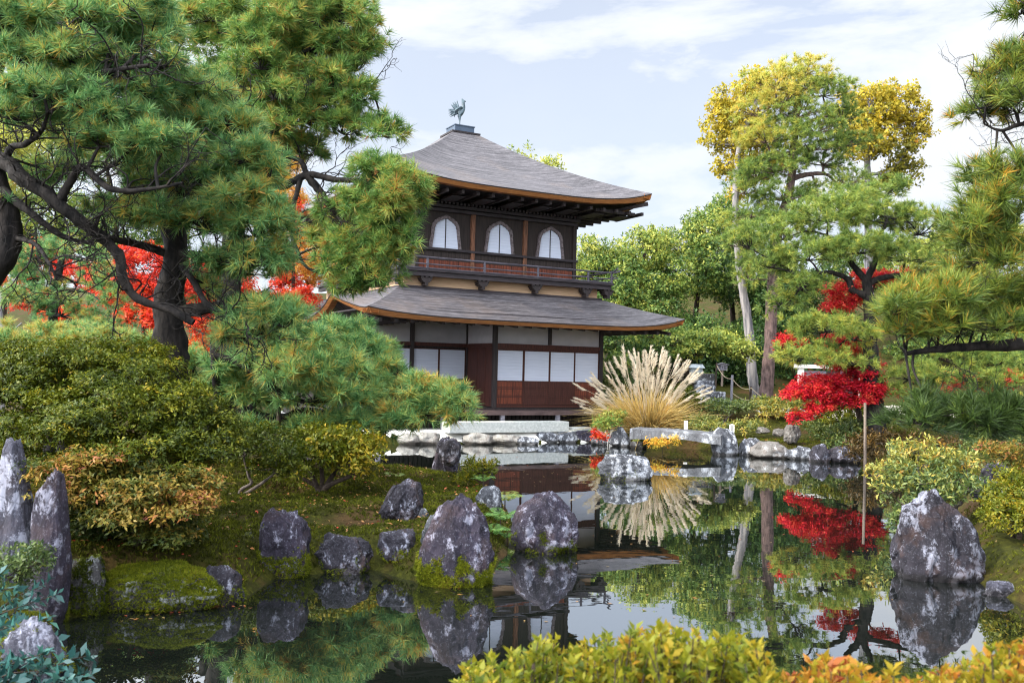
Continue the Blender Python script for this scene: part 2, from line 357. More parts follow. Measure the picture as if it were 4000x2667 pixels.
class MB:
    def __init__(s): s.v = []; s.f = []
    def add(s, V, F):
        o = len(s.v); s.v += [tuple(map(float, q)) for q in V]; s.f += [tuple(int(i) + o for i in q) for q in F]; return s
    def box(s, x0, x1, y0, y1, z0, z1):
        return s.add([(x0, y0, z0), (x1, y0, z0), (x1, y1, z0), (x0, y1, z0), (x0, y0, z1), (x1, y0, z1), (x1, y1, z1), (x0, y1, z1)],
                     [(0, 3, 2, 1), (4, 5, 6, 7), (0, 1, 5, 4), (1, 2, 6, 5), (2, 3, 7, 6), (3, 0, 4, 7)])
    def tube(s, pts, rad, seg=8, cap=True):
        V, F = tube(pts, rad, seg)
        s.add(V, F)
        if cap:
            o = len(s.v) - len(V); s.f.append(tuple(o + i for i in range(seg))[::-1]); s.f.append(tuple(len(s.v) - seg + i for i in range(seg)))
        return s
    def build(s, name, mat, parent=None, smooth=False, bevel=0):
        me = bpy.data.meshes.new(name); me.from_pydata(s.v, [], s.f); me.update()
        o = link_mesh(name, me, mat, parent, smooth)
        if bevel:
            b = o.modifiers.new('bevel', 'BEVEL'); b.width = bevel; b.segments = 2; b.limit_method = 'ANGLE'
        return o
def spline(pts, n):
    p = np.asarray(pts, float); k = len(p)
    if k < 3: return p[0] + (p[-1] - p[0]) * np.linspace(0, 1, n)[:, None]
    q = np.vstack([2 * p[0] - p[1], p, 2 * p[-1] - p[-2]]); out = []
    for t in np.linspace(0, k - 1 - 1e-6, n):
        i = int(t); u = t - i; a, b, c, d = q[i:i + 4]
        out.append(.5 * ((2 * b) + (c - a) * u + (2 * a - 5 * b + 4 * c - d) * u * u + (3 * b - a - 3 * c + d) * u ** 3))
    return np.array(out)
def tube(pts, rad, seg=8, wob=0.0, seed=0):
    p = np.asarray(pts, float); n = len(p); rad = np.broadcast_to(np.asarray(rad, float), (n,))
    t = unit(np.gradient(p, axis=0)); ref = np.array([0.31, .22, .92]) if abs(t[0, 2]) < .9 else np.array([1., .1, 0])
    u = unit(np.cross(t, ref)); w = np.cross(t, u); a = np.linspace(0, 2 * np.pi, seg, endpoint=False)
    R = rad[:, None] * np.ones((1, seg))
    V = p[:, None] + R[..., None] * (u[:, None] * np.cos(a)[None, :, None] + w[:, None] * np.sin(a)[None, :, None])
    if wob:
        q = V.reshape(-1, 3); s_ = (rad.mean() + 1e-6)
        k = fbm(q / (s_ * 1.3) + seed * 7.1, seed, 3).reshape(n, seg)
        V = p[:, None] + (V - p[:, None]) * (1 + wob * k[..., None])
    i = np.arange(n - 1)[:, None] * seg; j = np.arange(seg); j2 = (j + 1) % seg
    F = np.stack([i + j, i + j2, i + seg + j2, i + seg + j], -1).reshape(-1, 4)
    return V.reshape(-1, 3), F
class TB:                                    # collects tubes into one numpy mesh
    def __init__(s): s.V = []; s.F = []; s.n = 0
    def add(s, V, F): s.V.append(V); s.F.append(F + s.n); s.n += len(V)
    def limb(s, pts, r0, r1, seg=9, n=None, wob=.16, seed=0, smooth=True):
        q = spline(pts, n or max(6, 5 * len(pts))) if smooth else np.asarray(pts, float)
        s.add(*tube(q, np.linspace(r0, r1, len(q)), seg, wob, seed))
    def build(s, name, mat, parent=None, origin=None):
        return npmesh(name, np.vstack(s.V), np.vstack(s.F), mat, parent, None, True, origin)

# ------------------------------------------------------------------ foliage
def basis(d, rng):
    r = rng.normal(size=d.shape); u = unit(np.cross(d, r)); return u, np.cross(d, u)
def blob_points(blobs, spacing, rng, cover=1.0, clump=.35, bottom=-.35, shell=(.78, 1.04), sub=None, flat=.75):
    """points, outward axes and blob tone shifts over lumpy ellipsoids given as (x, y, rx, ry, D[, rd[, tone]]) in photo pixels and metres"""
    PS, NS, TS, SUB = [], [], [], []
    for b in blobs:
        x, y, rx, ry, D = b[:5]; c = P(x, y, D); a = rx * D / PXM; h = ry * D / PXM
        d = b[5] if len(b) > 5 and b[5] else .85 * a
        ts = b[6] if len(b) > 6 else 0.0
        area = 4 * np.pi * (((a * d) ** 1.6 + (a * h) ** 1.6 + (d * h) ** 1.6) / 3) ** (1 / 1.6)
        n = max(6, int(area / spacing ** 2 * cover)); ns = sub or max(5, int(area / (clump ** 2) * .9))
        q = unit(rng.normal(size=(ns * 3, 3))); q = q[q[:, 2] > bottom][:ns]; ns = len(q)
        rr = rng.uniform(.62, .92, ns)
        cs = q * rr[:, None]; i = rng.integers(0, ns, n); R = np.array([a, d, h])
        cr_ = clump * rng.uniform(.7, 1.2, ns)
        off = unit(rng.normal(size=(n, 3))) * (rng.random(n) ** .45)[:, None]
        off[:, 2] = off[:, 2] * flat + .12
        pts = cs[i] * R + off * (cr_[i] * .72)[:, None]
        nrm = unit(unit(off) * .75 + q[i] / R * R.min() * .75)
        PS.append(pts + c); NS.append(nrm); TS.append(np.full(n, ts) + rng.normal(size=ns)[i] * .07); SUB.append((c, cs * R + c))
    return np.vstack(PS), np.vstack(NS), np.concatenate(TS), SUB
def needles(pts, ax, ts, L, w, K, rng, spread=1.25, up=.35, yellow=.14, base=.45):
    n = len(pts); ax = unit(ax + np.array([0, 0, up]) + rng.normal(size=ax.shape) * .18)
    u, v = basis(ax, rng)
    th = spread * np.sqrt(rng.random((n, K))); ph = rng.random((n, K)) * 2 * np.pi
    d = (np.sin(th) * np.cos(ph))[..., None] * u[:, None] + (np.sin(th) * np.sin(ph))[..., None] * v[:, None] + np.cos(th)[..., None] * ax[:, None]
    l = L * rng.uniform(.65, 1.1, (n, K, 1)) * rng.uniform(.85, 1.15, (n, 1, 1))
    o = pts[:, None] + ax[:, None] * rng.uniform(-.35, .12, (n, K, 1)) * L
    s = unit(np.cross(d, rng.normal(size=d.shape))) * (w / 2)
    droop = np.array([0, 0, -1.0]) * l * .10
    V = np.stack([o - s, o + s, o + d * l + droop], 2).reshape(-1, 3)
    F = np.arange(len(V)).reshape(-1, 3)
    old = (rng.random((n, 1)) < yellow * 1.6) * (rng.random((n, K)) < .42) * (th > .55 * spread)
    t = base + ts[:, None] + rng.normal(size=(n, 1)) * .10 + rng.normal(size=(n, K)) * .12 + .26 * old
    t = t + .10 * (1 - th / spread)
    return V, F, np.clip(t, 0, 1).ravel()
def leaves(pts, ax, ts, L, w, K, rng, open_=1.0, up=.3, base=.45, var=.12, fold=.18, jit=.3):
    """whorls of K leaves round an axis; each leaf one folded quad"""
    n = len(pts); ax = unit(ax + np.array([0, 0, up]) + rng.normal(size=ax.shape) * .25); u, v = basis(ax, rng)
    ph = rng.random((n, 1)) * 6.28 + np.arange(K) * (2 * np.pi / K) + rng.normal(size=(n, K)) * .35
    el = open_ + rng.normal(size=(n, K)) * .25
    d = (np.sin(el) * np.cos(ph))[..., None] * u[:, None] + (np.sin(el) * np.sin(ph))[..., None] * v[:, None] + np.cos(el)[..., None] * ax[:, None]
    l = L * rng.uniform(.6, 1.15, (n, K, 1)); s = unit(np.cross(d, ax[:, None] + rng.normal(size=d.shape) * .35)) * (w / 2) * (l / L)
    nn = unit(np.cross(s, d))
    o = pts[:, None] + rng.normal(size=(n, K, 3)) * L * jit
    mid = o + d * l * .48
    V = np.stack([o, mid + s + nn * l * fold * .4, o + d * l - nn * l * .08, mid - s + nn * l * fold * .4], 2).reshape(-1, 3)
    F = np.arange(len(V)).reshape(-1, 4)
    t = base + ts[:, None] + rng.normal(size=(n, 1)) * var + rng.normal(size=(n, K)) * var * .6
    return V, F, np.clip(t, 0, 1).ravel()
def catm(parts):
    V, F, T, o = [], [], [], 0
    for v, f, t in parts: V.append(v); F.append(f + o); T.append(t); o += len(v)
    return np.vstack(V), np.vstack(F), np.concatenate(T)

def twigwork(tb, SUB, anchors, r, rng, every=1, sag=.15, cap=14):
    """branches from the nearest anchor to each pad centre, then twigs to its clumps"""
    A = np.asarray(anchors)
    for c, cs in SUB:
        i = np.argmin(np.linalg.norm(A - c, axis=1)); a = A[i]
        low = c.copy(); low[2] -= abs(cs[:, 2] - c[2]).mean() * .6
        mid = (a + low) / 2 + rng.normal(size=3) * .08 * np.linalg.norm(a - low); mid[2] += .05
        if np.linalg.norm(a - low) > .05: tb.limb([a, mid, low], r, r * .55, 6, 9, .1, int(rng.integers(99)))
        idx = rng.permutation(len(cs))[:cap]
        for q in cs[idx][::every]:
            m1 = low * .55 + q * .45 + rng.normal(size=3) * .06 * np.linalg.norm(q - low); m1[2] -= sag * .3 * np.linalg.norm(q - low)
            tb.limb([low, m1, q], r * .5, r * .14, 5, 7, .05, int(rng.integers(99)))

def crooked(tb, p, d, L, r, rng, depth=2):
    pts = [np.asarray(p, float)]; d = unit(np.asarray(d, float))
    for k in range(5):
        d = unit(d + rng.normal(size=3) * .38 + np.array([0, 0, .05])); pts.append(pts[-1] + d * L / 5)
    tb.limb(pts, r, r * .35, 5, 13, .12, int(rng.integers(99)))
    if depth:
        for k in (2, 3, 4, 5): crooked(tb, pts[k], d + rng.normal(size=3) * .9, L * rng.uniform(.4, .65), r * .55, rng, depth - 1)
def pine(name, label, base, trunk, limbs, blobs, mat, bmat, L, w, K, spacing, clump, seed, r0, r1, group=None, base_t=.45, yellow=.14, twig=.03, pads=True, cover=1.0, cat='pine tree', spread=1.25, bottom=-.35, extra=(), up=.35, wild=0):
    rng = np.random.default_rng(seed)
    t = thing(name, base, label, cat, group)
    org = base; anchors = []
    if trunk is not None:
        tb = TB(); q = spline(trunk, 8 * len(trunk)); tb.add(*tube(q, r0 + (r1 - r0) * np.linspace(0, 1, len(q)) ** .8, 14, .16, seed)); tb.build('trunk', bmat, t, org)
        anchors += list(q[len(q) // 3:])
    for k, (pts, a, b) in enumerate(limbs):
        tb = TB(); tb.limb(pts, a, b, 10, 8 * len(pts), .2, seed + k); tb.build('limb', bmat, t, org); anchors += list(spline(pts, 20))
    tb = TB()
    groups = [[b] for b in blobs] if pads else [blobs]
    allsub = []
    for g in groups:
        pts, ax, ts, SUB = blob_points(g, spacing, rng, cover, clump, bottom)
        V, F, T = needles(pts, ax, ts, L, w, K, rng, spread, up, yellow, base_t)
        npmesh('needle_pad' if pads else 'crown', V, F, mat, t, T, False, org); allsub += SUB
    twigwork(tb, allsub, anchors, twig, rng)
    for pts, a, b_ in limbs:
        if not wild: break
        q = spline(pts, 40); n_ = int(wild * np.linalg.norm(np.diff(q, axis=0), axis=1).sum())
        for k in rng.integers(6, 39, n_):
            d = q[k] - q[k - 1]; crooked(tb, q[k], unit(d) * .6 + rng.normal(size=3) * .7 + np.array([0, 0, .35]), rng.uniform(.35, .8) * (3 + twig * 20) * .3, twig * .55, rng)
    tb.build('branchwork', bmat, t, org)
    return t
def broadleaf(name, label, base, trunk, blobs, mat, bmat, L, w, K, spacing, clump, seed, r0, r1, group=None, base_t=.45, var=.12, cat='tree', twig=.04, cover=1.0, open_=1.0, up=.3, bottom=-.6, limbs=(), cap=9, crown='crown', fold=.18, jit=.3):
    rng = np.random.default_rng(seed); t = thing(name, base, label, cat, group); anchors = [np.asarray(base, float)]
    tb = TB()
    if trunk is not None:
        q = spline(trunk, 8 * len(trunk)); tb.add(*tube(q, r0 + (r1 - r0) * np.linspace(0, 1, len(q)) ** .8, 12, .12, seed)); anchors = list(q[len(q) // 3:])
    for k, (pts, a, b) in enumerate(limbs):
        tb.limb(pts, a, b, 9, 8 * len(pts), .15, seed + k); anchors += list(spline(pts, 16))
    pts, ax, ts, SUB = blob_points(blobs, spacing, rng, cover, clump, bottom)
    V, F, T = leaves(pts, ax, ts, L, w, K, rng, open_, up, base_t, var, fold, jit)
    npmesh(crown, V, F, mat, t, T, False, base)
    if tb.n: tb.build('trunk', bmat, t, base); tb = TB()
    twigwork(tb, SUB, anchors, twig, rng, cap=cap); tb.build('branchwork', bmat, t, base)
    return t

# ------------------------------------------------------------------ ground, pond
def gxy(x, y): q = G(x, y); return (q[0], q[1])
POND = [(-4.6, 4.4), (-5.2, 6.4), gxy(60, 1428), gxy(150, 1420), gxy(235, 1402), gxy(400, 1392), gxy(560, 1372), gxy(640, 1322), gxy(720, 1318), gxy(850, 1305),
        gxy(930, 1330), gxy(1030, 1340), gxy(1120, 1325), gxy(1160, 1270), gxy(1180, 1205), gxy(1150, 1150), gxy(1090, 1122), gxy(985, 1112), gxy(850, 1106), gxy(700, 1108), gxy(560, 1112),
        (-9.0, 16.6), (-11.0, 18.5), (-9.5, 21.2), (-6.5, 22.8), gxy(920, 1020), gxy(1040, 1019), gxy(1150, 1018), gxy(1300, 1016), gxy(1390, 1016), gxy(1446, 1022),
        (3.5, 25.7), (3.9, 26.2), (5.2, 26.0), (5.7, 25.0), gxy(1690, 1042), gxy(1800, 1046), gxy(1900, 1050), gxy(1985, 1056), (9.4, 21.5), (9.0, 18.5), (7.4, 15.0), (6.2, 12.2), (5.3, 10.6), (5.0, 9.2),
        (5.1, 8.3), (5.6, 7.5), (6.6, 6.6), (6.2, 4.3), (3.0, 3.7), (-2.0, 3.7)]
PP = np.array(POND)
def pond_sd(x, y):
    """distance to the pond's edge: positive on land, negative in the water"""
    p = np.stack([x, y], -1); d = np.full(x.shape, 1e9); ins = np.zeros(x.shape, bool)
    for a, b in zip(PP, np.roll(PP, -1, 0)):
        e = b - a; w = p - a; t = np.clip((w @ e) / (e @ e), 0, 1); d = np.minimum(d, np.hypot(*(w - t[..., None] * e).T).T if w.ndim == 2 else np.linalg.norm(w - t[..., None] * e, axis=-1))
        c = (a[1] > y) != (b[1] > y)
        ins ^= c & (x < (b[0] - a[0]) * (y - a[1]) / (b[1] - a[1] + 1e-12) + a[0])
    return np.where(ins, -d, d)
def sst(a, b, v): t = np.clip((v - a) / (b - a), 0, 1); return t * t * (3 - 2 * t)
BX, BY, BROT = -2.0136, 31.5495, 0.4886
def ground_z(x, y):
    x = np.atleast_1d(np.asarray(x, float)); y = np.atleast_1d(np.asarray(y, float)); s = pond_sd(x, y)
    p3 = np.stack([x, y, x * 0], -1).reshape(-1, 3)
    n = (fbm(p3 * .55, 3, 4)).reshape(x.shape); n2 = fbm(p3 * 2.6, 5, 3).reshape(x.shape)
    lx = (x - BX) * math.cos(BROT) + (y - BY) * math.sin(BROT); ly = -(x - BX) * math.sin(BROT) + (y - BY) * math.cos(BROT)
    court = sst(7.6, 6.4, lx) * sst(-26, -22, lx) * sst(-13, -10.5, ly) * sst(14, 10, ly)
    right = sst(3.2, 6.5, x)
    hill_r = np.interp(y, [22, 24, 27, 30, 34, 39, 46, 60, 90, 150], [.36, .40, .62, .88, 1.08, 1.2, 2.6, 6, 12, 18])
    hill_l = np.interp(y, [22, 30, 40, 55, 90, 150], [.42, .5, .9, 2.5, 8, 14])
    h = np.where(y > 22, hill_r * right + hill_l * (1 - right), .40)
    pen = np.where((y < 18) & (x < 1), .30 + .16 * sst(0, 2.2, s) + .12 * sst(-1, -5, x), h)
    h = np.where(y <= 22, np.where(x < 1, pen, .36 + .30 * sst(.2, 4, s)), h)
    h = h * (1 - court) + .33 * court
    amp = (1 - court) * sst(.1, 1.2, s)
    h = h + n * .13 * amp + n2 * .05 * (1 - court) * sst(0, .5, s)
    land = h * sst(-.02, .42, s) * .88 + h * .12
    return np.where(s > 0, land, -.75 * sst(0, .6, -s) - .02)
def gz(x, y): return float(ground_z(np.array([x]), np.array([y]))[0])
def axis(lo, d0, d1, hi, st, g=1.16):
    a = list(np.arange(d0, d1, st)); s = st; v = d1
    while v < hi: a.append(v); s *= g; v += s
    a.append(hi); s = st; v = d0; b = []
    while v > lo: v -= s; s *= g; b.append(max(v, lo))
    return np.array(b[::-1] + a)
def build_ground():
    xs = axis(-160, -10, 11, 160, .12); ys = axis(-30, 4, 29.5, 320, .12)
    X, Y = np.meshgrid(xs, ys); Z = ground_z(X.ravel(), Y.ravel())
    nx, ny = len(xs), len(ys); i = np.arange(ny - 1)[:, None] * nx + np.arange(nx - 1)
    F = np.stack([i, i + 1, i + nx + 1, i + nx], -1).reshape(-1, 4)
    o = npmesh('ground', np.stack([X.ravel(), Y.ravel(), Z], -1), F, M_GROUND, None, None, True)
    props(o, kind='structure')
build_ground()
def sheet(name, poly, mat, dz=.006, st=.16):
    poly = np.array(poly); lo = poly.min(0); hi = poly.max(0); X, Y = np.meshgrid(np.arange(lo[0], hi[0], st), np.arange(lo[1], hi[1], st))
    x, y = X.ravel(), Y.ravel(); ins = np.zeros(x.shape, bool)
    for a, b in zip(poly, np.roll(poly, -1, 0)):
        c = (a[1] > y) != (b[1] > y); ins ^= c & (x < (b[0] - a[0]) * (y - a[1]) / (b[1] - a[1] + 1e-12) + a[0])
    nx = X.shape[1]; i = (np.arange(X.shape[0] - 1)[:, None] * nx + np.arange(nx - 1)).ravel()
    F = np.stack([i, i + 1, i + nx + 1, i + nx], -1); F = F[ins[F].all(1)]
    o = npmesh(name, np.stack([x, y, ground_z(x, y) + dz], -1), F, mat, None, None, True); props(o, kind='structure'); return o
def loc(x, y, z=0.0):
    c, s = math.cos(BROT), math.sin(BROT); return np.array([BX + x * c - y * s, BY + x * s + y * c, z])
sheet('sand_court', [loc(*q)[:2] for q in ((-5.2, -5.2), (-4.1, -5.2), (-2.6, -5.5), (.6, -6.1), (1.9, -6.35), (3.2, -6.2), (4.6, -5.7), (6.0, -5.2), (6.4, 4), (-4.6, 6), (-5.6, 2))], M_SAND, .012)
sheet('gravel_path', [(7.8, 29.8), (9.2, 28.8), (12.5, 30.0), (20, 31.5), (34, 32), (34, 35), (20, 34.6), (12, 33.4), (9.0, 32.6)], M_PATH, .012, .2)
sheet('leaf_litter', [(5.75, 9.0), (6.2, 8.75), (7.6, 8.9), (7.9, 10.6), (6.5, 10.7), (5.9, 10.0)], M_LITTER, .012, .1)
w = MB(); w.v = [(-30, 2, 0), (30, 2, 0), (30, 34, 0), (-30, 34, 0)]; w.f = [(0, 1, 2, 3)]
props(w.build('pond_water', M_WATER), kind='structure')

# ------------------------------------------------------------------ pavilion
A1, B1, B2 = 2.8213, 3.2378, 3.7658
PAV = thing('temple_pavilion', (BX, BY, 0), 'two storey dark timber temple pavilion with grey shingled roofs across the pond', 'temple', None, BROT)
COLX = 3.6158; BAY = 1.97; CX0 = COLX - 2 * BAY          # -0.324: corner where the front steps back
YR = -B2 + BAY                                          # recessed front
def roof_grid(E, T, n=16, g=(.62, .38)):
    E = np.asarray(E); T = np.asarray(T); k = np.linspace(0, 1, n)[:, None, None]
    V = E[None] + (T - E)[None] * k; V[..., 2] = E[None, :, 2] + (T - E)[None, :, 2] * (g[0] * k[..., 0] + g[1] * k[..., 0] ** 2)
    m_ = len(E); i = np.arange(n - 1)[:, None] * m_ + np.arange(m_ - 1); F = np.stack([i, i + 1, i + m_ + 1, i + m_], -1).reshape(-1, 4)
    al = np.concatenate([[0], np.cumsum(np.linalg.norm(np.diff(E, axis=0), axis=1))]); mid = m_ // 2
    sl = np.concatenate([[0], np.cumsum(np.linalg.norm(np.diff(V[:, mid], axis=0), axis=1))])
    al = al - al[mid]
    # courses keep their true distance along the eave higher up
    ax = np.linalg.norm(T[-1] - T[0]) / (np.linalg.norm(E[-1] - E[0]) + 1e-9)
    U = al[None] * (1 + (ax - 1) * k[..., 0]); S = sl[:, None] * np.ones((1, m_))
    return V.reshape(-1, 3), F, np.stack([U.ravel(), S.ravel()], -1)
def roof(name, eaves, tops, thick, parent, g):
    Vs, Fs, Us, o = [], [], [], 0; tv = MB(); lip = MB(); so = MB()
    for E, T, si in zip(eaves, tops, range(9)):
        E = np.asarray(E); T = np.asarray(T); V, F, U = roof_grid(E, T, 18, g); Vs.append(V); Fs.append(F + o); Us.append(U + si * 37.3); o += len(V)
        c = (T.mean(0) - E.mean(0)); c[2] = 0; inn = c / np.linalg.norm(c)
        nn = len(E); tw = 1 + .55 * np.linspace(-1, 1, nn) ** 4
        a = E + np.array([0, 0, -.015]); b = E + inn * .05 - np.stack([0 * tw, 0 * tw, .05 * np.ones(nn)], -1)
        d = E + inn * .02 - np.stack([0 * tw, 0 * tw, .035 * np.ones(nn)], -1)
        e = E + inn * .10 - np.stack([0 * tw, 0 * tw, .035 + thick * tw], -1); f = E + inn * .30 - np.stack([0 * tw, 0 * tw, .035 + thick * tw], -1); h = E + inn * .30 - np.array([0, 0, .04])
        f1 = [(i, i + 1, nn + i + 1, nn + i) for i in range(nn - 1)]
        lip.add(np.vstack([E, d]), f1); tv.add(np.vstack([d, e]), f1); tv.add(np.vstack([e, f]), f1); tv.add(np.vstack([f, h]), f1)
        so.add(np.vstack([f + [0, 0, .02], (E + (T - E) * .44) * [1, 1, 0] + np.array([0, 0, 1]) * (np.median(E[:, 2]) - .02)]), f1)
    r = npmesh(name, np.vstack(Vs), np.vstack(Fs), M_SHING, parent, None, True, None, np.vstack(Us))
    lip.build('shingle_edge', M_TIMBER, r); tv.build('eave_edge', M_EAVE, r); so.build('soffit', M_TIMBERH, r)
    return r
def lin(a, b, n, zf=None):
    t = np.linspace(0, 1, n)[:, None]; q = np.asarray(a, float) + (np.asarray(b, float) - np.asarray(a, float)) * t
    if zf is not None: q[:, 2] = [zf(v) for v in t[:, 0]]
    return q
# upper roof
EA, EB = A1 + 1.823, B1 + 1.823
zu = lambda t: 7.57 + .43 * abs(2 * t - 1) ** 3.7
cn = [(-EA, -EB), (EA, -EB), (EA, EB), (-EA, EB)]; tn = [(-.47, -.47), (.47, -.47), (.47, .47), (-.47, .47)]
ev = [lin((*cn[i], 0), (*cn[(i + 1) % 4], 0), 41, zu) for i in range(4)]; tp = [lin((*tn[i], 10.33), (*tn[(i + 1) % 4], 10.33), 41) for i in range(4)]
UR = roof('upper_roof', ev, tp, .105, PAV, (.60, .40))
rb = MB()
for s in (-1, 1):
    for k in range(-9, 10):
        x = k * .5; rb.box(x - .045, x + .045, *sorted((s * 3.2, s * 4.75)), 7.30, 7.40)
        rb.box(*sorted((s * 2.8, s * 4.35)), x - .045, x + .045, 7.30, 7.40)
for k in range(-4, 5):
    rb.box(k * 1.0 - .22, k * 1.0 + .22, -4.45, -3.55, 7.245, 7.265)
for sx in (-1, 1):
    for sy in (-1, 1):
        rb.tube([(sx * 2.8, sy * 3.2, 7.25), (sx * 4.55, sy * 4.97, 7.66)], .08, 4)
rb.build('rafters', M_TIMBER, UR)
fb = MB(); fb.box(-.54, .54, -.54, .54, 10.30, 10.36); fb.box(-.47, .47, -.47, .47, 10.22, 10.30); fb.build('ridge_plate', M_TIMBER, UR)
fb = MB(); fb.box(-.37, .37, -.37, .37, 10.362, 10.59); fb.box(-.395, .395, -.395, .395, 10.59, 10.62); fb.build('ridge_box', M_COPPER, UR)
# lower roof
XR, XL, YF, YBK = 5.57, -5.15, -5.72, 5.6
def zfront(t):
    x = XL + (XR - XL) * t
    return 3.56 + (.35 * max(0, (x - .2) / 5.37) ** 5 if x > .2 else .20 * max(0, (.2 - x) / 5.35) ** 4.5)
def zleft(t):
    y = YBK + (YF - YBK) * t
    return float(np.interp(y, [-5.72, -5.5, -5.0, -4.4, -3.4, -2.8, -2.35, -2.2, -2.05, -1.64, -1.0, -.3, .4, 1.2, 5.6], [3.76, 3.735, 3.78, 3.87, 4.04, 4.16, 4.26, 4.28, 4.24, 4.03, 3.83, 3.71, 3.66, 3.64, 3.9]))
tx, ty, tz = 3.62, 3.9, 4.50
cn = [(XL, YF), (XR, YF), (XR, YBK), (XL, YBK)]; tn = [(-tx, -ty), (tx, -ty), (tx, ty), (-tx, ty)]
zs = [zfront, lambda t: 3.60 + .31 * abs(2 * t - 1) ** 4.5, lambda t: 3.6 + .3 * abs(2 * t - 1) ** 4.5, zleft]
ev = [lin((*cn[i], 0), (*cn[(i + 1) % 4], 0), 81, zs[i]) for i in range(4)]; tp = [lin((*tn[i], tz), (*tn[(i + 1) % 4], tz), 81) for i in range(4)]
LR = roof('lower_roof', ev, tp, .095, PAV, (.74, .26))
rb = MB()
for k in range(-10, 12):
    x = k * .47
    if x < 5.3: rb.add([(x - .05, -3.6, 3.62), (x + .05, -3.6, 3.62), (x + .05, -5.45, 3.37), (x - .05, -5.45, 3.37), (x - .05, -3.6, 3.74), (x + .05, -3.6, 3.74), (x + .05, -5.45, 3.47), (x - .05, -5.45, 3.47)],
           [(0, 3, 2, 1), (4, 5, 6, 7), (0, 1, 5, 4), (1, 2, 6, 5), (2, 3, 7, 6), (3, 0, 4, 7)])
for k in range(-10, 10):
    y = k * .5; rb.box(3.6, 5.25, y - .045, y + .045, 3.42, 3.52); rb.box(-4.95, -3.4, y - .045, y + .045, 3.42, 3.52)
rb.build('rafters', M_TIMBER, LR)
# ground floor body
c = MB(); c.box(-5.0, COLX, -5.3, YR, 3.72, 3.76); c.build('veranda_ceiling', M_TIMBERH, PAV)
c = MB(); c.box(-4.5, COLX - .07, YR + .07, 4.6, .95, 3.75); c.box(CX0 + .07, COLX - .07, -B2 + .07, YR + .1, .95, 3.75); c.build('wall_core', M_TIMBER, PAV)
p = MB()
p.box(CX0, COLX, -B2, -B2 + .06, 2.95, 3.78); p.box(-4.5, CX0, YR, YR + .06, 2.95, 3.78); p.box(CX0 - .03, CX0 + .03, -B2 + .06, YR, 2.95, 3.78); p.box(COLX - .03, COLX + .02, -B2 + .06, 4.5, 2.95, 3.78)
p.build('plaster_band', M_PLAST, PAV)
def post(x, y, z0, z1, s, mat, name='column', parent=PAV):
    b = MB(); b.box(x - s / 2, x + s / 2, y - s / 2, y + s / 2, z0, z1); return b.build(name, mat, parent, False, .008)
for x, y in ((COLX, -B2), (CX0, -B2), (-2.32, YR), (-4.3, YR)): post(x, y - .012, .30, 3.8, .135, M_TIMBER)
post(COLX - BAY, -B2 - .012, 2.955, 3.8, .11, M_TIMBER, 'strut'); post(CX0 - .02, YR - .012, .95, 3.8, .10, M_TIMBER)
b = MB(); b.box(CX0 - .02, COLX + .02, -B2 - .075, -B2 + .02, 2.83, 2.95); b.box(-4.5, CX0 - .08, YR - .075, YR + .02, 2.83, 2.95); b.box(CX0 - .075, CX0 + .02, -B2 + .06, YR - .08, 2.83, 2.95)
b.box(CX0 + .07, COLX - .07, -B2 - .03, -B2 + .02, 2.765, 2.828); b.box(CX0 + .07, COLX - .07, -B2 - .06, -B2 + .03, .95, 1.03); b.box(-4.4, CX0 - .05, YR - .05, YR + .03, .95, 1.05); b.build('tie_beam', M_REDW, PAV)
def screen(x0, x1, y, front, lo=1.04, mid=1.78, hi=2.76, wide=.03):
    s = thing('sliding_screen', (0, 0, 0), None, None); s.parent = PAV
    f = MB(); t = .022
    f.box(x0, x0 + wide, y - t, y + t, lo, hi); f.box(x1 - wide, x1, y - t, y + t, lo, hi); f.box(x0 + wide, x1 - wide, y - t, y + t, mid - .025, mid + .012); f.box(x0 + wide, x1 - wide, y - t, y + t, hi - .03, hi)
    for z in (lo, lo + .22, lo + .27, lo + .48, lo + .53): f.box(x0 + wide, x1 - wide, y - t * .8, y + t * .8, z, z + .022)
    f.build('frame', M_REDW, s)
    q = MB(); q.box(x0 + wide, x1 - wide, y - .006, y + .006, mid + .012, hi - .03); q.build('paper', M_PAPER, s)
    q = MB(); q.box(x0 + wide, x1 - wide, y - .008, y + .008, lo + .022, mid - .025); q.build('wood_panel', M_REDB if front else M_REDW, s)
    return s
x0 = CX0 + .075; wd = (COLX - .07 - x0) / 4
for k in range(4): screen(x0 + wd * k, x0 + wd * (k + 1), -B2 - .012 - (.02 if k in (1, 2) else 0), k in (0, 3))
for k in range(4): screen(CX0 - .09 - .955 * (k + 1), CX0 - .09 - .955 * k, YR - .02, False)
d = MB(); d.box(CX0 - .035, CX0 + .01, -B2 + .07, YR - .09, .97, 2.828)
for yy in (-3.2, -2.6): d.box(CX0 - .045, CX0 - .034, yy - .02, yy + .02, .97, 2.82)
d.build('side_door', M_REDW, PAV)
# veranda
v = MB(); v.box(-4.9, COLX + .95, -B2 - 1.0, -B2 - .09, .835, .88); v.box(-4.9, CX0 - .09, -B2 - .09, YR - .06, .835, .88); v.box(-5.0, COLX + 1.05, -B2 - 1.03, -B2 - .94, .765, .832); vd = v.build('veranda', M_DECK, PAV)
for x in (-4.4, -2.44, -.5, 1.44, 3.38): post(x, -B2 - .96, .30, .764, .12, M_GREYW, 'veranda_post', vd)
v = MB()
for k in range(60): v.box(-4.6 + k * .142, -4.6 + k * .142 + .09, -B2 - .25, -B2 - .20, .31, .83)
v.box(-4.8, COLX + .3, -B2 - .18, 4.6, .30, .94); v.build('crawl_space_slats', M_TIMBER, PAV)
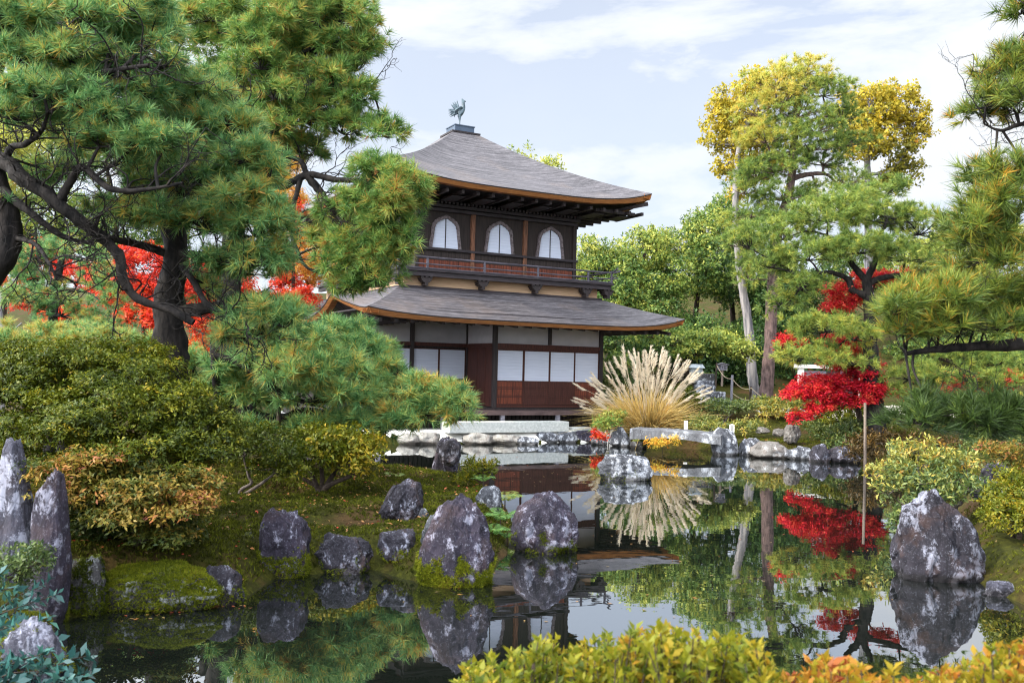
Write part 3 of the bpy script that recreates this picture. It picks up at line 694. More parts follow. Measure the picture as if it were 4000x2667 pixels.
# upper floor
u = MB(); u.box(-A1 + .03, A1 - .03, -B1 + .04, B1 - .04, 4.5, 7.3); UW = u.build('upper_wall', M_BOARD, PAV)
u = MB()
for k in range(3):
    xa = -A1 + k * 2 * A1 / 3
    for j in range(9):
        q = (2 * A1 / 3 - .13) / 9; u.box(xa + .065 + j * q + .004, xa + .065 + (j + 1) * q - .004, -B1 - .004 - .006 * (j % 2), -B1 + .03, 5.05, 5.46)
u.build('lower_board', M_REDB, UW)
u = MB(); u.box(-A1, A1, -B1 - .012, -B1 + .03, 5.46, 5.50)
for k in range(3):
    xa = -A1 + k * 2 * A1 / 3
    for j in range(7):
        q = (2 * A1 / 3 - .13) / 7; u.box(xa + .065 + j * q + .004, xa + .065 + (j + 1) * q - .004, -B1 - .002 - .005 * (j % 2), -B1 + .03, 5.505, 5.752)
u.build('dado_boards', M_BOARD, UW)
for x in (-A1, -A1 / 3, A1 / 3, A1): post(x, -B1 - .005, 5.0, 7.0, .125, M_COLW if abs(x) < 2 else M_BOARD)
for y in (-A1 / 3, A1 / 3, B1): post(-A1 - .005, y, 5.0, 7.0, .125, M_BOARD)
b = MB(); b.box(-A1 - .1, A1 + .1, -B1 - .09, -B1 + .02, 5.755, 5.83); b.box(-A1 - .08, A1 + .08, -B1 - .10, -B1 + .02, 6.97, 7.06); b.box(-A1 - .14, A1 + .14, -B1 - .16, -B1 + .02, 7.09, 7.18)
b.box(-A1 - .12, -A1 + .02, -B1 + .03, B1, 6.97, 7.16); b.box(-A1 - .10, -A1 + .02, -B1 + .03, B1, 5.755, 5.83)
for k in range(44): b.box(-A1 - .1 + k * .13, -A1 - .1 + k * .13 + .07, -B1 - .22, -B1 - .02, 7.19, 7.27)
b.build('upper_beam', M_TIMBERH, PAV)
BELL = [(.445, 0), (.425, .18), (.40, .36), (.378, .53), (.375, .60), (.352, .64), (.345, .70), (.31, .725), (.285, .775), (.24, .79), (.20, .84), (.13, .86), (.085, .895), (0, .925)]
BOUT = [(.535, -.03), (.51, .18), (.48, .36), (.462, .52), (.468, .60), (.445, .66), (.43, .75), (.385, .79), (.355, .85), (.295, .87), (.25, .92), (.17, .945), (.105, .985), (0, 1.03)]
def bell(p): return [(-x, z) for x, z in p[::-1]][::-1][:0] + [(x, z) for x, z in p] + [(-x, z) for x, z in p[-2::-1]]
for k in (-1, 0, 1):
    xc = k * 2 * A1 / 3; wn = thing('window', (0, 0, 0), None, None); wn.parent = PAV
    ib, ob = bell(BELL), bell(BOUT); z0 = 5.845; n = len(ib)
    q = MB(); q.add([(xc + x, -B1 - .012, z0 + z) for x, z in ib], [tuple(range(n))]); q.build('paper_pane', M_PAPER, wn)
    q = MB(); yf, yb = -B1 - .065, -B1 + .02
    V = [(xc + x, yf, z0 + z) for x, z in ib] + [(xc + x, yf - .01, z0 + z) for x, z in ob] + [(xc + x, yb, z0 + z) for x, z in ib] + [(xc + x, yb, z0 + z) for x, z in ob]
    F = []
    for i in range(n - 1): F += [(i, i + 1, n + i + 1, n + i), (i, 2 * n + i, 2 * n + i + 1, i + 1), (n + i, n + i + 1, 3 * n + i + 1, 3 * n + i)]
    q.add(V, F); q.build('frame', M_FRAME, wn)
    q = MB(); q.box(xc - .012, xc + .012, -B1 - .03, -B1 - .013, z0, z0 + .92); q.build('mullion', M_TIMBER, wn)
# balcony
RX, RY = A1 + .916, B1 + .916
b = MB(); b.box(-RX - .06, RX + .06, -RY - .06, -B1 + .03, 4.985, 5.045); b.box(-RX - .06, -A1 - .02, -B1 + .03, RY, 4.985, 5.045); b.box(A1 + .02, RX + .06, -B1 + .03, RY, 4.985, 5.045); b.box(-RX, RX, -RY, -RY + .12, 4.84, 4.98); b.box(-RX, -RX + .12, -RY + .12, RY, 4.84, 4.98); b.box(RX - .12, RX, -RY + .12, RY, 4.84, 4.98)
BAL = b.build('balcony', M_TIMBERH, PAV)
sk = MB(); sk.box(-RX + .32, RX - .32, -RY + .36, -RY + .40, 4.50, 4.90); sk.box(-RX + .32, -RX + .36, -RY + .40, RY, 4.50, 4.90); sk.build('pale_board_band', M_BEIGE, BAL)
sk = MB(); sk.box(-RX + .20, RX - .20, -RY + .22, -RY + .35, 4.46, 4.56); sk.box(-RX + .18, -RX + .31, -RY + .35, RY, 4.46, 4.56); sk.build('base_beam', M_TIMBERH, BAL)
def bracket(x, y, turn=False):
    q = MB()
    for wv, za, zb in ((.10, 4.56, 4.66), (.22, 4.66, 4.70), (.30, 4.70, 4.76), (.36, 4.76, 4.80)): q.box(x - wv / 2, x + wv / 2, y - .03, y + .25, za, zb)
    for sx in (-.14, 0, .14): q.box(x + sx - .045, x + sx + .045, y - .05, y + .08, 4.80, 4.84)
    q.build('bracket', M_TIMBER, BAL)
for x in (-RX + .08, -A1, -A1 / 3, A1 / 3, A1, RX - .08): bracket(x, -RY + .06)
for y in (-2, 0, 2):
    q = MB(); q.box(-RX, -RX + .25, y - .15, y + .15, 4.62, 4.84); q.build('bracket', M_TIMBER, BAL)
rl = thing('railing', (0, 0, 0), None, None); rl.parent = PAV
for z, r in ((5.40, .030), (5.20, .022), (5.075, .024)):
    q = MB(); ex = .34 if z > 5.3 else .24 if z > 5.1 else 0
    q.tube([(-RX - ex, -RY, z + ex * .25), (-RX - ex * .4, -RY, z + ex * .05), (-RX, -RY, z), (0, -RY, z), (RX, -RY, z), (RX + ex * .4, -RY, z + ex * .05), (RX + ex, -RY, z + ex * .25)], r, 8)
    for s in (-1, 1): q.tube([(s * RX, -RY - ex, z + .035 + ex * .25), (s * RX, -RY - ex * .4, z + .035), (s * RX, -RY + .1, z + .03), (s * RX, RY, z + .03)], r, 8)
    q.build('rail', M_RAIL, rl)
for x, y in [(v_, -RY) for v_ in (-RX, -A1, -A1 / 3, A1 / 3, A1, RX)] + [(-RX, v_) for v_ in (-2, 0, 2)] + [(RX, v_) for v_ in (-2, 0, 2)]:
    post(x, y, 5.046, 5.375, .06, M_RAIL, 'rail_post', rl)

# bronze bird on the roof
def bird():
    t = thing('bird_statue', loc(0, 0, 10.62), 'green bronze phoenix statue standing on top of the upper roof', 'statue', None, BROT - .35)
    t.scale = (1.3, 1.3, 1.3)
    def skin(name, pts, edges, rad):
        me = bpy.data.meshes.new(name); me.from_pydata(pts, edges, []); o = link_mesh(name, me, M_BRONZE, t)
        sk_ = o.modifiers.new('skin', 'SKIN'); o.modifiers.new('sub', 'SUBSURF').levels = 1
        for v_, r in zip(me.skin_vertices[0].data, rad): v_.radius = (r, r)
        me.skin_vertices[0].data[0].use_root = True; return o
    skin('body', [(0, 0, .40), (.05, 0, .48), (.075, 0, .58), (.06, 0, .67), (.055, 0, .735), (.10, 0, .735), (.135, 0, .715), (-.06, 0, .36), (-.03, .05, .32), (-.03, -.05, .32), (-.02, .055, .17), (-.02, -.055, .17), (-.03, .055, .0), (-.03, -.055, .0), (.03, .055, .005), (.03, -.055, .005), (.01, 0, .80)],
         [(0, 1), (1, 2), (2, 3), (3, 4), (4, 5), (5, 6), (0, 7), (0, 8), (0, 9), (8, 10), (9, 11), (10, 12), (11, 13), (12, 14), (13, 15), (4, 16)], [.085, .075, .055, .045, .042, .022, .008, .06, .045, .045, .014, .014, .012, .012, .010, .010, .012])
    q = MB()
    for k in range(9):
        a = 1.75 + k * .20; L = .36 - .012 * k; pts = [(-.05, 0, .40)]
        for u_ in (.35, .7, 1.0):
            aa = a + .30 * u_ * (k > 3); pts.append((-.05 + L * u_ * math.cos(aa), (.02 * math.sin(k * 2.1)) * u_, .40 + L * u_ * math.sin(aa)))
        q.tube(spline(pts, 8), np.array([.02, .03, .034, .034, .03, .022, .014, .005]), 5)
    q.build('tail', M_BRONZE, t, True)
    for s in (-1, 1):
        q = MB()
        for k in range(5):
            q.tube(spline([(.04, s * .06, .52), (-.02 - .03 * k, s * .10, .54 - .02 * k), (-.10 - .015 * k, s * .10, .50 - .05 * k)], 7), np.array([.02, .026, .026, .024, .02, .014, .004]), 5)
        q.build('wing', M_BRONZE, t, True)
    return t
bird()
# granite step in front of the veranda
def slab(name, corners_local, z0, z1, mat, label, cat):
    o = MB(); k = len(corners_local); o.v = [tuple(loc(x, y, z0)) for x, y in corners_local] + [tuple(loc(x, y, z1)) for x, y in corners_local]
    o.f = [tuple(range(k))[::-1], tuple(range(k, 2 * k))] + [(i, (i + 1) % k, k + (i + 1) % k, k + i) for i in range(k)]
    return props(o.build(name, mat, None, False, .012), label, cat)
slab('stone_step', [(-2.6, -5.55), (1.36, -5.55), (1.36, -5.0), (-2.6, -5.0)], .30, .61, M_GRANITE, 'long pale granite step lying before the temple veranda', 'step')
slab('threshold_stone', [(1.5, -5.6), (3.1, -5.55), (3.1, -5.0), (1.5, -5.05)], .30, .42, M_GRANITE, 'low flat paving stone beside the long granite step', 'stone')

# ------------------------------------------------------------------ rocks
_ico = {}
def ico(n):
    if n not in _ico:
        b = bmesh.new(); bmesh.ops.create_icosphere(b, subdivisions=n, radius=1); b.verts.ensure_lookup_table()
        _ico[n] = (np.array([v.co[:] for v in b.verts]), np.array([[v.index for v in f.verts] for f in b.faces])); b.free()
    return _ico[n]
def rock_mesh(w, d, h, seed, sub=5, taper=.25, planes=15, rough=.07, flat=.0, lean=0.0, strat=0.0):
    rng = np.random.default_rng(seed); q, F = ico(sub)
    e = 3.6; box_ = (np.abs(q) ** e).sum(1) ** (-1 / e); V = q * box_[:, None]
    n = unit(rng.normal(size=(planes, 3)) * [1, 1, .75]); sup = (np.abs(n) ** (e / (e - 1))).sum(1) ** ((e - 1) / e); hh = sup * rng.uniform(.66, .93, planes)
    n = np.vstack([n, [[rng.normal() * .22, rng.normal() * .22, 1]]]); hh = np.append(hh, .97 - flat)
    n3 = unit(rng.normal(size=(26, 3))); s3 = (np.abs(n3) ** (e / (e - 1))).sum(1) ** ((e - 1) / e); n = np.vstack([n, n3]); hh = np.append(hh, s3 * rng.uniform(.80, .97, 26) * .94)
    for nn, h_ in zip(n, hh):
        nn = nn / np.linalg.norm(nn); ex = np.maximum(V @ nn - h_, 0); V = V - nn * (ex * .93)[:, None]
    p = V * 1.0 + seed * 3.7
    rid = 1 - np.abs(fbm(p * 1.5, seed + 3, 4)) * 1.6
    V = V + unit(V) * (rough * (.8 * fbm(p * 2.1, seed, 5) + .7 * rid + .55 * fbm(p * [7, 7, 4.5], seed + 9, 5)))[:, None]
    wd_, wv_, wt_ = worley(p * [1.5, 1.5, 1.0] + .12 * np.stack([fbm(p * 4, seed + 31, 2)] * 3, -1), seed + 40)
    tl = rng.normal(size=(8, 3)); tl = tl[(wv_ * 7.99).astype(int)]
    V = V + unit(V) * (rough * 1.1 * ((wv_ - .5) * 1.0 + .55 * (wt_ * tl).sum(1)))[:, None]
    if strat: V = V + unit(V * [1, 1, .2]) * (strat * fbm(p * [5, 5, 1.2], seed + 4, 3))[:, None]
    lo, hi = V.min(0), V.max(0); V = (V - (lo + hi) / 2) / (hi - lo) * 2
    z = (V[:, 2] + 1) / 2
    s = 1 - taper * np.clip(z, 0, 1) ** 1.2
    V[:, 0] = V[:, 0] * s + lean * (z - .2); V[:, 1] *= s
    lo, hi = V[:, 0].min(), V[:, 0].max(); V[:, 0] = (V[:, 0] - (lo + hi) / 2) / (hi - lo) * 2
    V = V * np.array([w / 2, d / 2, h * .62]); V[:, 2] += h - h * .62
    return V, F
def moss_points(V, F, rng, n, cond):
    a, b, c = V[F[:, 0]], V[F[:, 1]], V[F[:, 2]]; nr = np.cross(b - a, c - a); ar = np.linalg.norm(nr, axis=1); nr = unit(nr)
    wgt = ar * cond((a + b + c) / 3, nr); wgt = wgt / (wgt.sum() + 1e-12); i = rng.choice(len(F), n, p=wgt)
    u = rng.random((n, 1)); v = rng.random((n, 1)); f = u + v > 1; u = np.where(f, 1 - u, u); v = np.where(f, 1 - v, v)
    return a[i] + (b[i] - a[i]) * u + (c[i] - a[i]) * v, nr[i]
def moss_tufts(pts, nr, L, rng, base=.45, K=5, w=None):
    return needles(pts, nr, np.zeros(len(pts)) + fbm(pts * 3.1, 4, 3) * .22, L, w or L * .22, K, rng, 1.0, .3, 0, base)
RG = {}
def rock(name, label, x, yb, w, h, seed, mat, z=0.0, depth=.75, taper=.25, flat=0, sub=5, rough=.09, moss=None, lean=0.0, cat='rock', group=None, strat=0.0, planes=15, sink=0.0):
    sub = 6 if w > 100 else sub
    p = G(x, yb, z); W_ = w * p[1] / PXM; H_ = h * p[1] / PXM * 1.02; dp = W_ * depth
    V, F = rock_mesh(W_, dp, H_, seed, sub, taper, planes, rough, flat, lean, strat)
    c = np.array([p[0] * (1 + dp * .45 / p[1]), p[1] + dp * .45, p[2] - sink])
    t = npmesh(name, V, F, mat, None, None, True); t.location = c; props(t, label, cat, group)
    if moss:
        n, zmax, L, b0 = moss; rng = np.random.default_rng(seed + 50)
        pts, nr = moss_points(V, F, rng, n, lambda q, k: (q[:, 2] > -.03) * (np.clip((zmax * H_ - q[:, 2] + .42 * H_ * fbm(q * 4 / max(H_, .3), seed, 3)) / (.22 * H_), 0, 1)) * (.35 + np.clip(k[:, 2] + .2, 0, 1)))
        v, f, tn_ = moss_tufts(pts, nr, L, rng, b0); npmesh('moss', v, f, L_MOSSB, t, tn_)
    return t
# big stones of the near shore (left to right)
rock('standing_stone', 'tall silvery standing stone at the left picture edge, taller of two', 24, 1420, 96, 400, 11, R_LEFT, depth=.9, taper=.22, rough=.05, strat=.04, lean=.06, cat='standing stone')
rock('standing_stone', 'dark grey lichened standing stone beside the tallest silvery one', 106, 1436, 94, 345, 12, R_PURP, depth=.8, taper=.16, strat=.04, rough=.05, lean=-.05, cat='standing stone', moss=(500, .10, .03, .35))
rock('boulder', 'round mossy boulder in the shade right of the two standing stones', 192, 1418, 96, 135, 13, R_MOSS, moss=(2200, .95, .035, .18), cat='boulder')
rock('boulder', 'long low boulder carpeted in bright moss on the waterline', 368, 1408, 300, 96, 14, R_MOSS, depth=.5, taper=.15, flat=.25, moss=(9000, 1.3, .035, .52), cat='boulder')
rock('boulder', 'bare lichened end boulder touching the long mossy one', 506, 1392, 116, 86, 15, R_DARK, depth=.8, taper=.25, moss=(600, .35, .03, .4), cat='boulder')
rock('boulder', 'square topped upright boulder with lichen and a mossy foot', 650, 1330, 122, 152, 16, R_PURP, depth=.8, taper=.14, flat=.10, planes=4, moss=(2600, .42, .035, .5), cat='boulder', strat=.02)
rock('boulder', 'blocky dark boulder on the bank right of the square topped one', 786, 1320, 138, 88, 17, R_DARK, depth=.7, taper=.10, flat=.10, planes=5, cat='boulder', moss=(300, .15, .03, .4))
rock('boulder', 'small flat dark boulder with yellow green moss on top', 912, 1288, 92, 64, 18, R_DARK, z=.12, depth=.8, taper=.1, flat=.35, cat='boulder', moss=(700, .3, .03, .6))
rock('boulder', 'big peaked violet boulder with moss skirts at the tip of the bank', 1044, 1352, 186, 206, 19, R_PURP, depth=.7, taper=.56, planes=10, rough=.09, strat=.05, lean=.06, moss=(6000, .30, .045, .62), cat='boulder')
rock('boulder', 'smaller grey stone leaning behind the peaked violet boulder', 1000, 1262, 70, 76, 20, R_GREY, z=.25, taper=.3, cat='boulder')
rock('boulder', 'grey domed stone half hidden by ferns', 1120, 1172, 66, 54, 21, R_GREY, z=.25, taper=.25, cat='boulder')
rock('boulder', 'broad lichened boulder standing in the pond by the ferns', 1250, 1274, 162, 136, 22, R_PURP, depth=.8, taper=.34, rough=.08, moss=(900, .16, .03, .4), cat='boulder')
rock('boulder', 'tilted blue grey boulder on the mossy bank', 921, 1190, 104, 84, 23, R_DARK, z=.36, depth=.8, taper=.3, lean=.3, cat='boulder', planes=11)
rock('pebble', 'small pale pointed stone lying in the moss', 972, 1192, 26, 24, 24, R_GREY, z=.36, sub=4, taper=.4, cat='stone')
rock('boulder', 'dark rock pillar rising at the back of the bank', 1024, 1132, 82, 126, 25, R_PURP, depth=.8, taper=.34, strat=.05, cat='rock pillar')
rock('boulder', 'flat topped dark stump of rock leaning on the pillar', 1030, 1060, 58, 52, 26, R_DARK, z=.56, depth=.8, taper=.12, flat=.3, cat='boulder')
rock('boulder', 'low black rock at the water behind the shrub trunks', 845, 1118, 96, 34, 27, R_DARK, z=.06, taper=.2, cat='boulder')
rock('boulder', 'lichened island boulder alone in the middle of the pond', 1435, 1104, 130, 58, 28, R_GREY, depth=.7, taper=.22, flat=.15, cat='boulder', moss=(160, .2, .04, .4))
rock('boulder', 'huge dark lichened boulder in the water at the right', 2156, 1340, 218, 206, 29, R_DARK, depth=.75, taper=.52, rough=.09, planes=12, cat='boulder', strat=.02)
rock('boulder', 'dark shaded boulder behind the yellow green azalea', 2290, 1128, 76, 66, 30, R_DARK, z=.45, taper=.2, cat='boulder')
rock('boulder', 'flat grey stone lying under the dark shaded boulder', 2268, 1144, 92, 20, 31, R_LEFT, z=.45, taper=.1, flat=.3, sub=4, cat='stone')
rock('boulder', 'long grey stone at the foot of the right bank', 2300, 1372, 90, 34, 32, R_LEFT, taper=.2, cat='stone', depth=.5)
rock('boulder', 'pale lichened rock under the camellia at the lower left', 60, 1640, 190, 200, 33, R_LEFT, z=.25, depth=.8, taper=.35, cat='boulder', moss=(1400, .5, .03, .6))
rock('boulder', 'small mossy stone between standing stone and camellia', 60, 1478, 120, 60, 34, R_MOSS, z=0, taper=.2, cat='boulder', moss=(1500, 1.3, .03, .6))
rock('boulder', 'brown edged stone left of the square topped boulder', 566, 1290, 44, 66, 35, R_MOSS, z=.10, taper=.2, cat='boulder', moss=(300, .5, .03, .4))
rock('boulder', 'mossy hummock stone under the autumn shrub', 478, 1300, 44, 80, 36, R_MOSS, z=.08, taper=.3, cat='boulder', moss=(900, 1.3, .03, .5))
rock('boulder', 'flat grey stone in the dark hollow under the shrub', 395, 1290, 80, 36, 37, R_DARK, z=.14, taper=.1, flat=.25, cat='boulder')
# stones edging the temple shore
for a in [(937, 1021, 56, 25, 41, R_CREAM, 'rounded cream stone, leftmost of the temple shore edging'), (980, 1021, 61, 29, 42, R_CREAM, 'pale upright edging stone left of the rock pillar'), (1040, 1018, 94, 21, 43, R_CREAM, 'long pale edging stone just behind the rock pillar'),
          (1097, 1021, 74, 27, 44, R_CREAM, 'wedge shaped white edging stone right of the rock pillar'), (1158, 1020, 87, 21, 45, R_CREAM, 'long flat pale edging stone below the granite step'), (1211, 1021, 56, 17, 46, R_GREY, 'round flat grey stone standing in the water by the edging'),
          (1255, 1017, 66, 25, 47, R_GREY, 'jagged grey edging stone below the right end of the step'), (1300, 1017, 56, 25, 48, R_GREY, 'square grey edging stone near the orange seedling'), (1342, 1016, 56, 28, 49, R_PURP, 'darkest violet edging stone left of the orange seedling'), (1376, 1022, 38, 21, 50, R_GREY, 'small edging stone under the orange seedling')]:
    rock('edging_stone', a[6], *a[:6], taper=.15, sub=4, flat=.2, depth=.7, cat='edging stone', group='stones edging the temple shore')
rock('boulder', 'pointed grey boulder at the left end of the stone bridge', 1424, 1026, 54, 46, 51, R_GREY, taper=.6, lean=-.2, cat='boulder', planes=10)
for a in [(1728, 1047, 62, 40, 52, R_GREY, 'grey lichened shore stone next to the bridge pillar'), (1768, 1053, 100, 36, 53, R_SHORE, 'broad brownish shore stone right of the bridge'), (1834, 1056, 72, 30, 54, R_GREY, 'knobbly grey shore stone in the middle of the right bank'), (1884, 1062, 50, 42, 55, R_DARK, 'rounded dark shore stone near the prop pole'), (1938, 1064, 84, 38, 56, R_DARK, 'black overhung shore rock behind the prop pole')]:
    rock('shore_stone', a[6], *a[:6], taper=.25, sub=4, cat='shore stone', group='stones along the right bank')
rock('boulder', 'white upright stone standing on the moss of the right bank', 1819, 1012, 40, 36, 57, R_SHORE, z=.40, taper=.15, flat=.2, cat='boulder')
rock('pebble', 'small flat whitish stone on the moss behind the bridge pillar', 1752, 994, 36, 13, 58, R_SHORE, z=.5, sub=4, cat='stone')
rock('pebble', 'whitish sharp stone left of the white upright stone', 1788, 1000, 30, 16, 59, R_SHORE, z=.45, sub=4, taper=.4, cat='stone')
rock('pebble', 'grey stone sunk in moss right of the white upright stone', 1870, 992, 22, 12, 60, R_GREY, z=.5, sub=4, cat='stone')
rock('pebble', 'grey stone beside the dark cloud pruned shrub', 1922, 972, 26, 16, 61, R_GREY, z=.6, sub=4, cat='stone')
rock('boulder', 'dark stump like rock behind the bridge', 1650, 968, 30, 18, 62, R_DARK, z=.55, sub=4, cat='boulder', depth=.9)
rock('boulder', 'grey rough stone leaning against the back of the bridge', 1652, 992, 34, 24, 63, R_GREY, z=.42, sub=4, taper=.4, cat='boulder')

# stone bridge
BR = thing('stone_bridge', G(1560, 1045), 'arched granite slab bridge over the narrow inlet', 'bridge')
def bridge():
    a, b = np.array(G(1452, 1000, .42)), np.array(G(1640, 1010, .42)); a[2] = b[2] = 0; d = unit(b - a); n_ = np.array([-d[1], d[0], 0]); L = np.linalg.norm(b - a)
    V = []; N_ = 30
    for i in range(N_ + 1):
        t = i / N_; x = a + d * (L * (t * 1.12 - .04)); arch = .10 * math.sin(math.pi * t)
        top = .60 - .05 * t + .03 * math.sin(math.pi * t); bot = .30 + arch - .02 * t
        for yy, zz in ((0, bot), (0.02, top - .03), (.06, top), (1.0, top), (1.06, top - .05), (1.06, bot)): V.append(x + n_ * yy + np.array([0, 0, zz]))
    V = np.array(V); V += (fbm(V * 4.0, 7, 4) * .02)[:, None]
    F = [(i * 6 + j, i * 6 + (j + 1) % 6, (i + 1) * 6 + (j + 1) % 6, (i + 1) * 6 + j) for i in range(N_) for j in range(6)]
    q = MB(); q.add(V - np.array(BR.location), F + [(0, 5, 4, 3)[::1] + (2, 1), tuple(N_ * 6 + j for j in range(6))]); q.build('slab', M_BRIDGE, BR, False)
bridge()
rock('boulder', 'square lichened bridge pillar stone standing in the water', 1663, 1046, 64, 62, 64, R_GREY, depth=.9, taper=.04, flat=.12, cat='pillar stone', rough=.04)
rock('boulder', 'shadowed brown stone under the left end of the bridge', 1466, 1030, 40, 22, 65, R_MOSS, sub=4, cat='boulder')
def text(body, size, loc_, rot, parent, mat=M_INK, name='lettering', vertical=True):
    c = bpy.data.curves.new(name, 'FONT'); c.body = '\n'.join(body) if vertical else body; c.size = size; c.align_x = 'CENTER'; c.align_y = 'CENTER'; c.extrude = .001; c.space_line = .9
    tmp = bpy.data.objects.new(name, c); COL.objects.link(tmp); bpy.context.view_layer.update()
    me = bpy.data.meshes.new_from_object(tmp.evaluated_get(bpy.context.evaluated_depsgraph_get())); bpy.data.objects.remove(tmp)
    me.materials.clear(); o = link_mesh(name, me, mat, parent); o.location = loc_; o.rotation_euler = rot; return o
p_ = G(1681, 990, .58); mk = thing('marker_post', p_, 'short square white marker with black writing on the bridge pillar', 'marker')
q = MB(); q.box(-.062, .062, -.05, .05, -.04, .18); q.build('post', M_WHITE, mk, False, .005); q = MB(); q.add([(-.066, -.054, .18), (.066, -.054, .18), (.066, .054, .18), (-.066, .054, .18), (0, 0, .20)], [(0, 1, 4), (1, 2, 4), (2, 3, 4), (3, 0, 4), (3, 2, 1, 0)]); q.build('cap', M_WHITE, mk)
text('北斗石', .062, (-.01, -.052, .085), (math.pi / 2, 0, 0), mk)
p_ = P(1570, 985, 25.6); p_[2] = .42
q = MB(); q.box(-.05, .05, -.05, .05, 0, .42); o = q.build('stake', M_WHITE, None, False, .01); o.location = P(1575, 1000, 25.9); o.location[2] = .38; props(o, 'slim white stake at the right foot of the plume grass', 'stake')

# steps, notice board, rope on the slope behind
def gp(x, y, D): p = P(x, y, D); return np.array([p[0], p[1], gz(p[0], p[1])])
def slope_box(name, label, cat, x0, x1, y0, y1, D, dep, mat, bev=.02, parent=None):
    a = P(x0, y1, D); b = P(x1, y0, D); c = (a + b) / 2
    o = MB(); o.box(-(b[0] - a[0]) / 2, (b[0] - a[0]) / 2, 0, dep, -(b[2] - a[2]) / 2 - .06, (b[2] - a[2]) / 2); o = o.build(name, mat, parent, False, bev); o.location = c
    return props(o, label, cat)
for i, (x0, x1, y0, y1, D, lab) in enumerate([(1602, 1668, 900, 926, 33.0, 'lowest and widest stone step on the slope behind the bridge'), (1604, 1644, 886, 901, 33.4, 'middle stone step behind the plume grass'), (1604, 1642, 875, 887, 33.8, 'third stone step up the slope behind the plume grass'), (1594, 1642, 857, 876, 34.2, 'uppermost stone step below the small slate roofed shrine')]):
    slope_box('stone_step', lab, 'step', x0, x1, y0, y1, D, .9, R_GREY if i != 3 else R_MOSS, .04)
rock('boulder', 'upright brown grey rock flanking the stone steps', 1656, 906, 28, 42, 66, R_GREY, z=1.2, sub=4, taper=.15, cat='boulder', depth=.6)
sh = thing('stone_shrine', P(1601, 858, 34.4), 'small slate roofed stone shrine box at the top of the steps', 'shrine')
k_ = 34.4 / PXM
q = MB(); q.box(-13 * k_, 13 * k_, 0, .4, -.05, 13 * k_); q.box(-.012, .012, -.015, .01, 0, 12 * k_); q.build('body', M_SLATE, sh, False, .01)
q = MB(); q.add([(-17 * k_, -.08, 13.2 * k_), (17 * k_, -.08, 13.2 * k_), (17 * k_, .5, 13.2 * k_), (-17 * k_, .5, 13.2 * k_), (-10 * k_, .2, 22 * k_), (15 * k_, .2, 22 * k_)], [(0, 1, 5, 4), (2, 3, 4, 5), (1, 2, 5), (3, 0, 4), (3, 2, 1, 0)]); q.build('roof', M_SLATE, sh)
D_ = 33.6; k_ = D_ / PXM; sg = thing('notice_board', P(1659, 868, D_), 'small gabled wooden notice board on a post above the upright rock', 'notice board')
q = MB(); q.box(-.035, .035, 0, .06, -.3, 18 * k_); q.build('post', B_POLE, sg)
q = MB(); q.add([(-11 * k_, -.02, 18 * k_), (11 * k_, -.02, 18 * k_), (11 * k_, -.02, 31 * k_), (0, -.02, 34.5 * k_), (-11 * k_, -.02, 31 * k_)] + [(-11 * k_, .05, 18 * k_), (11 * k_, .05, 18 * k_), (11 * k_, .05, 31 * k_), (0, .05, 34.5 * k_), (-11 * k_, .05, 31 * k_)], [(0, 1, 2, 3, 4), (9, 8, 7, 6, 5), (0, 5, 6, 1), (1, 6, 7, 2), (2, 7, 8, 3), (3, 8, 9, 4), (4, 9, 5, 0)]); q.build('board', M_GREYW, sg)
q = MB(); q.add([(-14 * k_, -.10, 31 * k_), (0, -.10, 35.5 * k_), (14 * k_, -.10, 31 * k_), (-14 * k_, .12, 31 * k_), (0, .12, 35.5 * k_), (14 * k_, .12, 31 * k_)] + [(-14 * k_, -.10, 29.8 * k_), (0, -.10, 34.6 * k_), (14 * k_, -.10, 29.8 * k_)], [(0, 1, 4, 3), (1, 2, 5, 4), (0, 6, 7, 1), (1, 7, 8, 2)]); q.build('roof', M_GREYW, sg)
text('八幡社', 3.6 * k_, (0, -.024, 25 * k_), (math.pi / 2, 0, 0), sg)
q = MB()
for s in (-1, 1):
    for j in (4, 6, 8): q.box(s * j * k_ - .008, s * j * k_ + .008, -.024, -.0205, 20.5 * k_, 29 * k_)
q.build('written_columns', M_INK, sg)
posts_ = [(1644, 833, 878, 33.5, 4, B_BROWN, 'dark rope post beside the notice board'), (1680, 861, 912, 33.0, 6.5, M_GREYW, 'pale split rope post right of the upright rock'), (1723, 888, 926, 33.2, 6, B_BROWN, 'short dark rope post at the foot of the bleached trunk')]
tops_ = []
for x, yt, yb, D, wd_, mt, lab in posts_:
    a, b = P(x, yb, D), P(x, yt, D); b[0] = a[0] + .02; q = TB(); q.limb([[0, 0, -.2], (b - a) * .5, b - a], wd_ / 2 * D / PXM, wd_ / 2.2 * D / PXM, 8, 8, .08, int(x)); o = q.build('rope_post', mt, None); o.location = a
    props(o, lab, 'rope post', 'posts of the rope fence'); tops_.append(b)
def rope(p, q_, sag, label):
    n = 16; t = np.linspace(0, 1, n)[:, None]; pts = p + (q_ - p) * t; pts[:, 2] -= sag * 4 * (t * (1 - t))[:, 0]; V, F = tube(pts, .014, 6)
    o = npmesh('rope', V - pts[0], F, M_ROPE, None, None, True); o.location = pts[0]; props(o, label, 'rope')
rope(tops_[0] - [0, .05, .1], tops_[1] - [0, .05, .12], .18, 'straw rope sloping down from the dark post to the pale post')
rope(tops_[1] - [0, .05, .15], tops_[2] - [0, .05, .05], .16, 'straw rope hanging between the pale post and the short dark post')
rope(tops_[1] - [0, .05, .66], tops_[2] - [0, .05, .50], .08, 'lower slack rope between the pale post and the short dark post')
rope(tops_[2] - [0, .05, .05], P(1800, 935, 33), .12, 'rope running right from the short dark post behind the pine trunk')

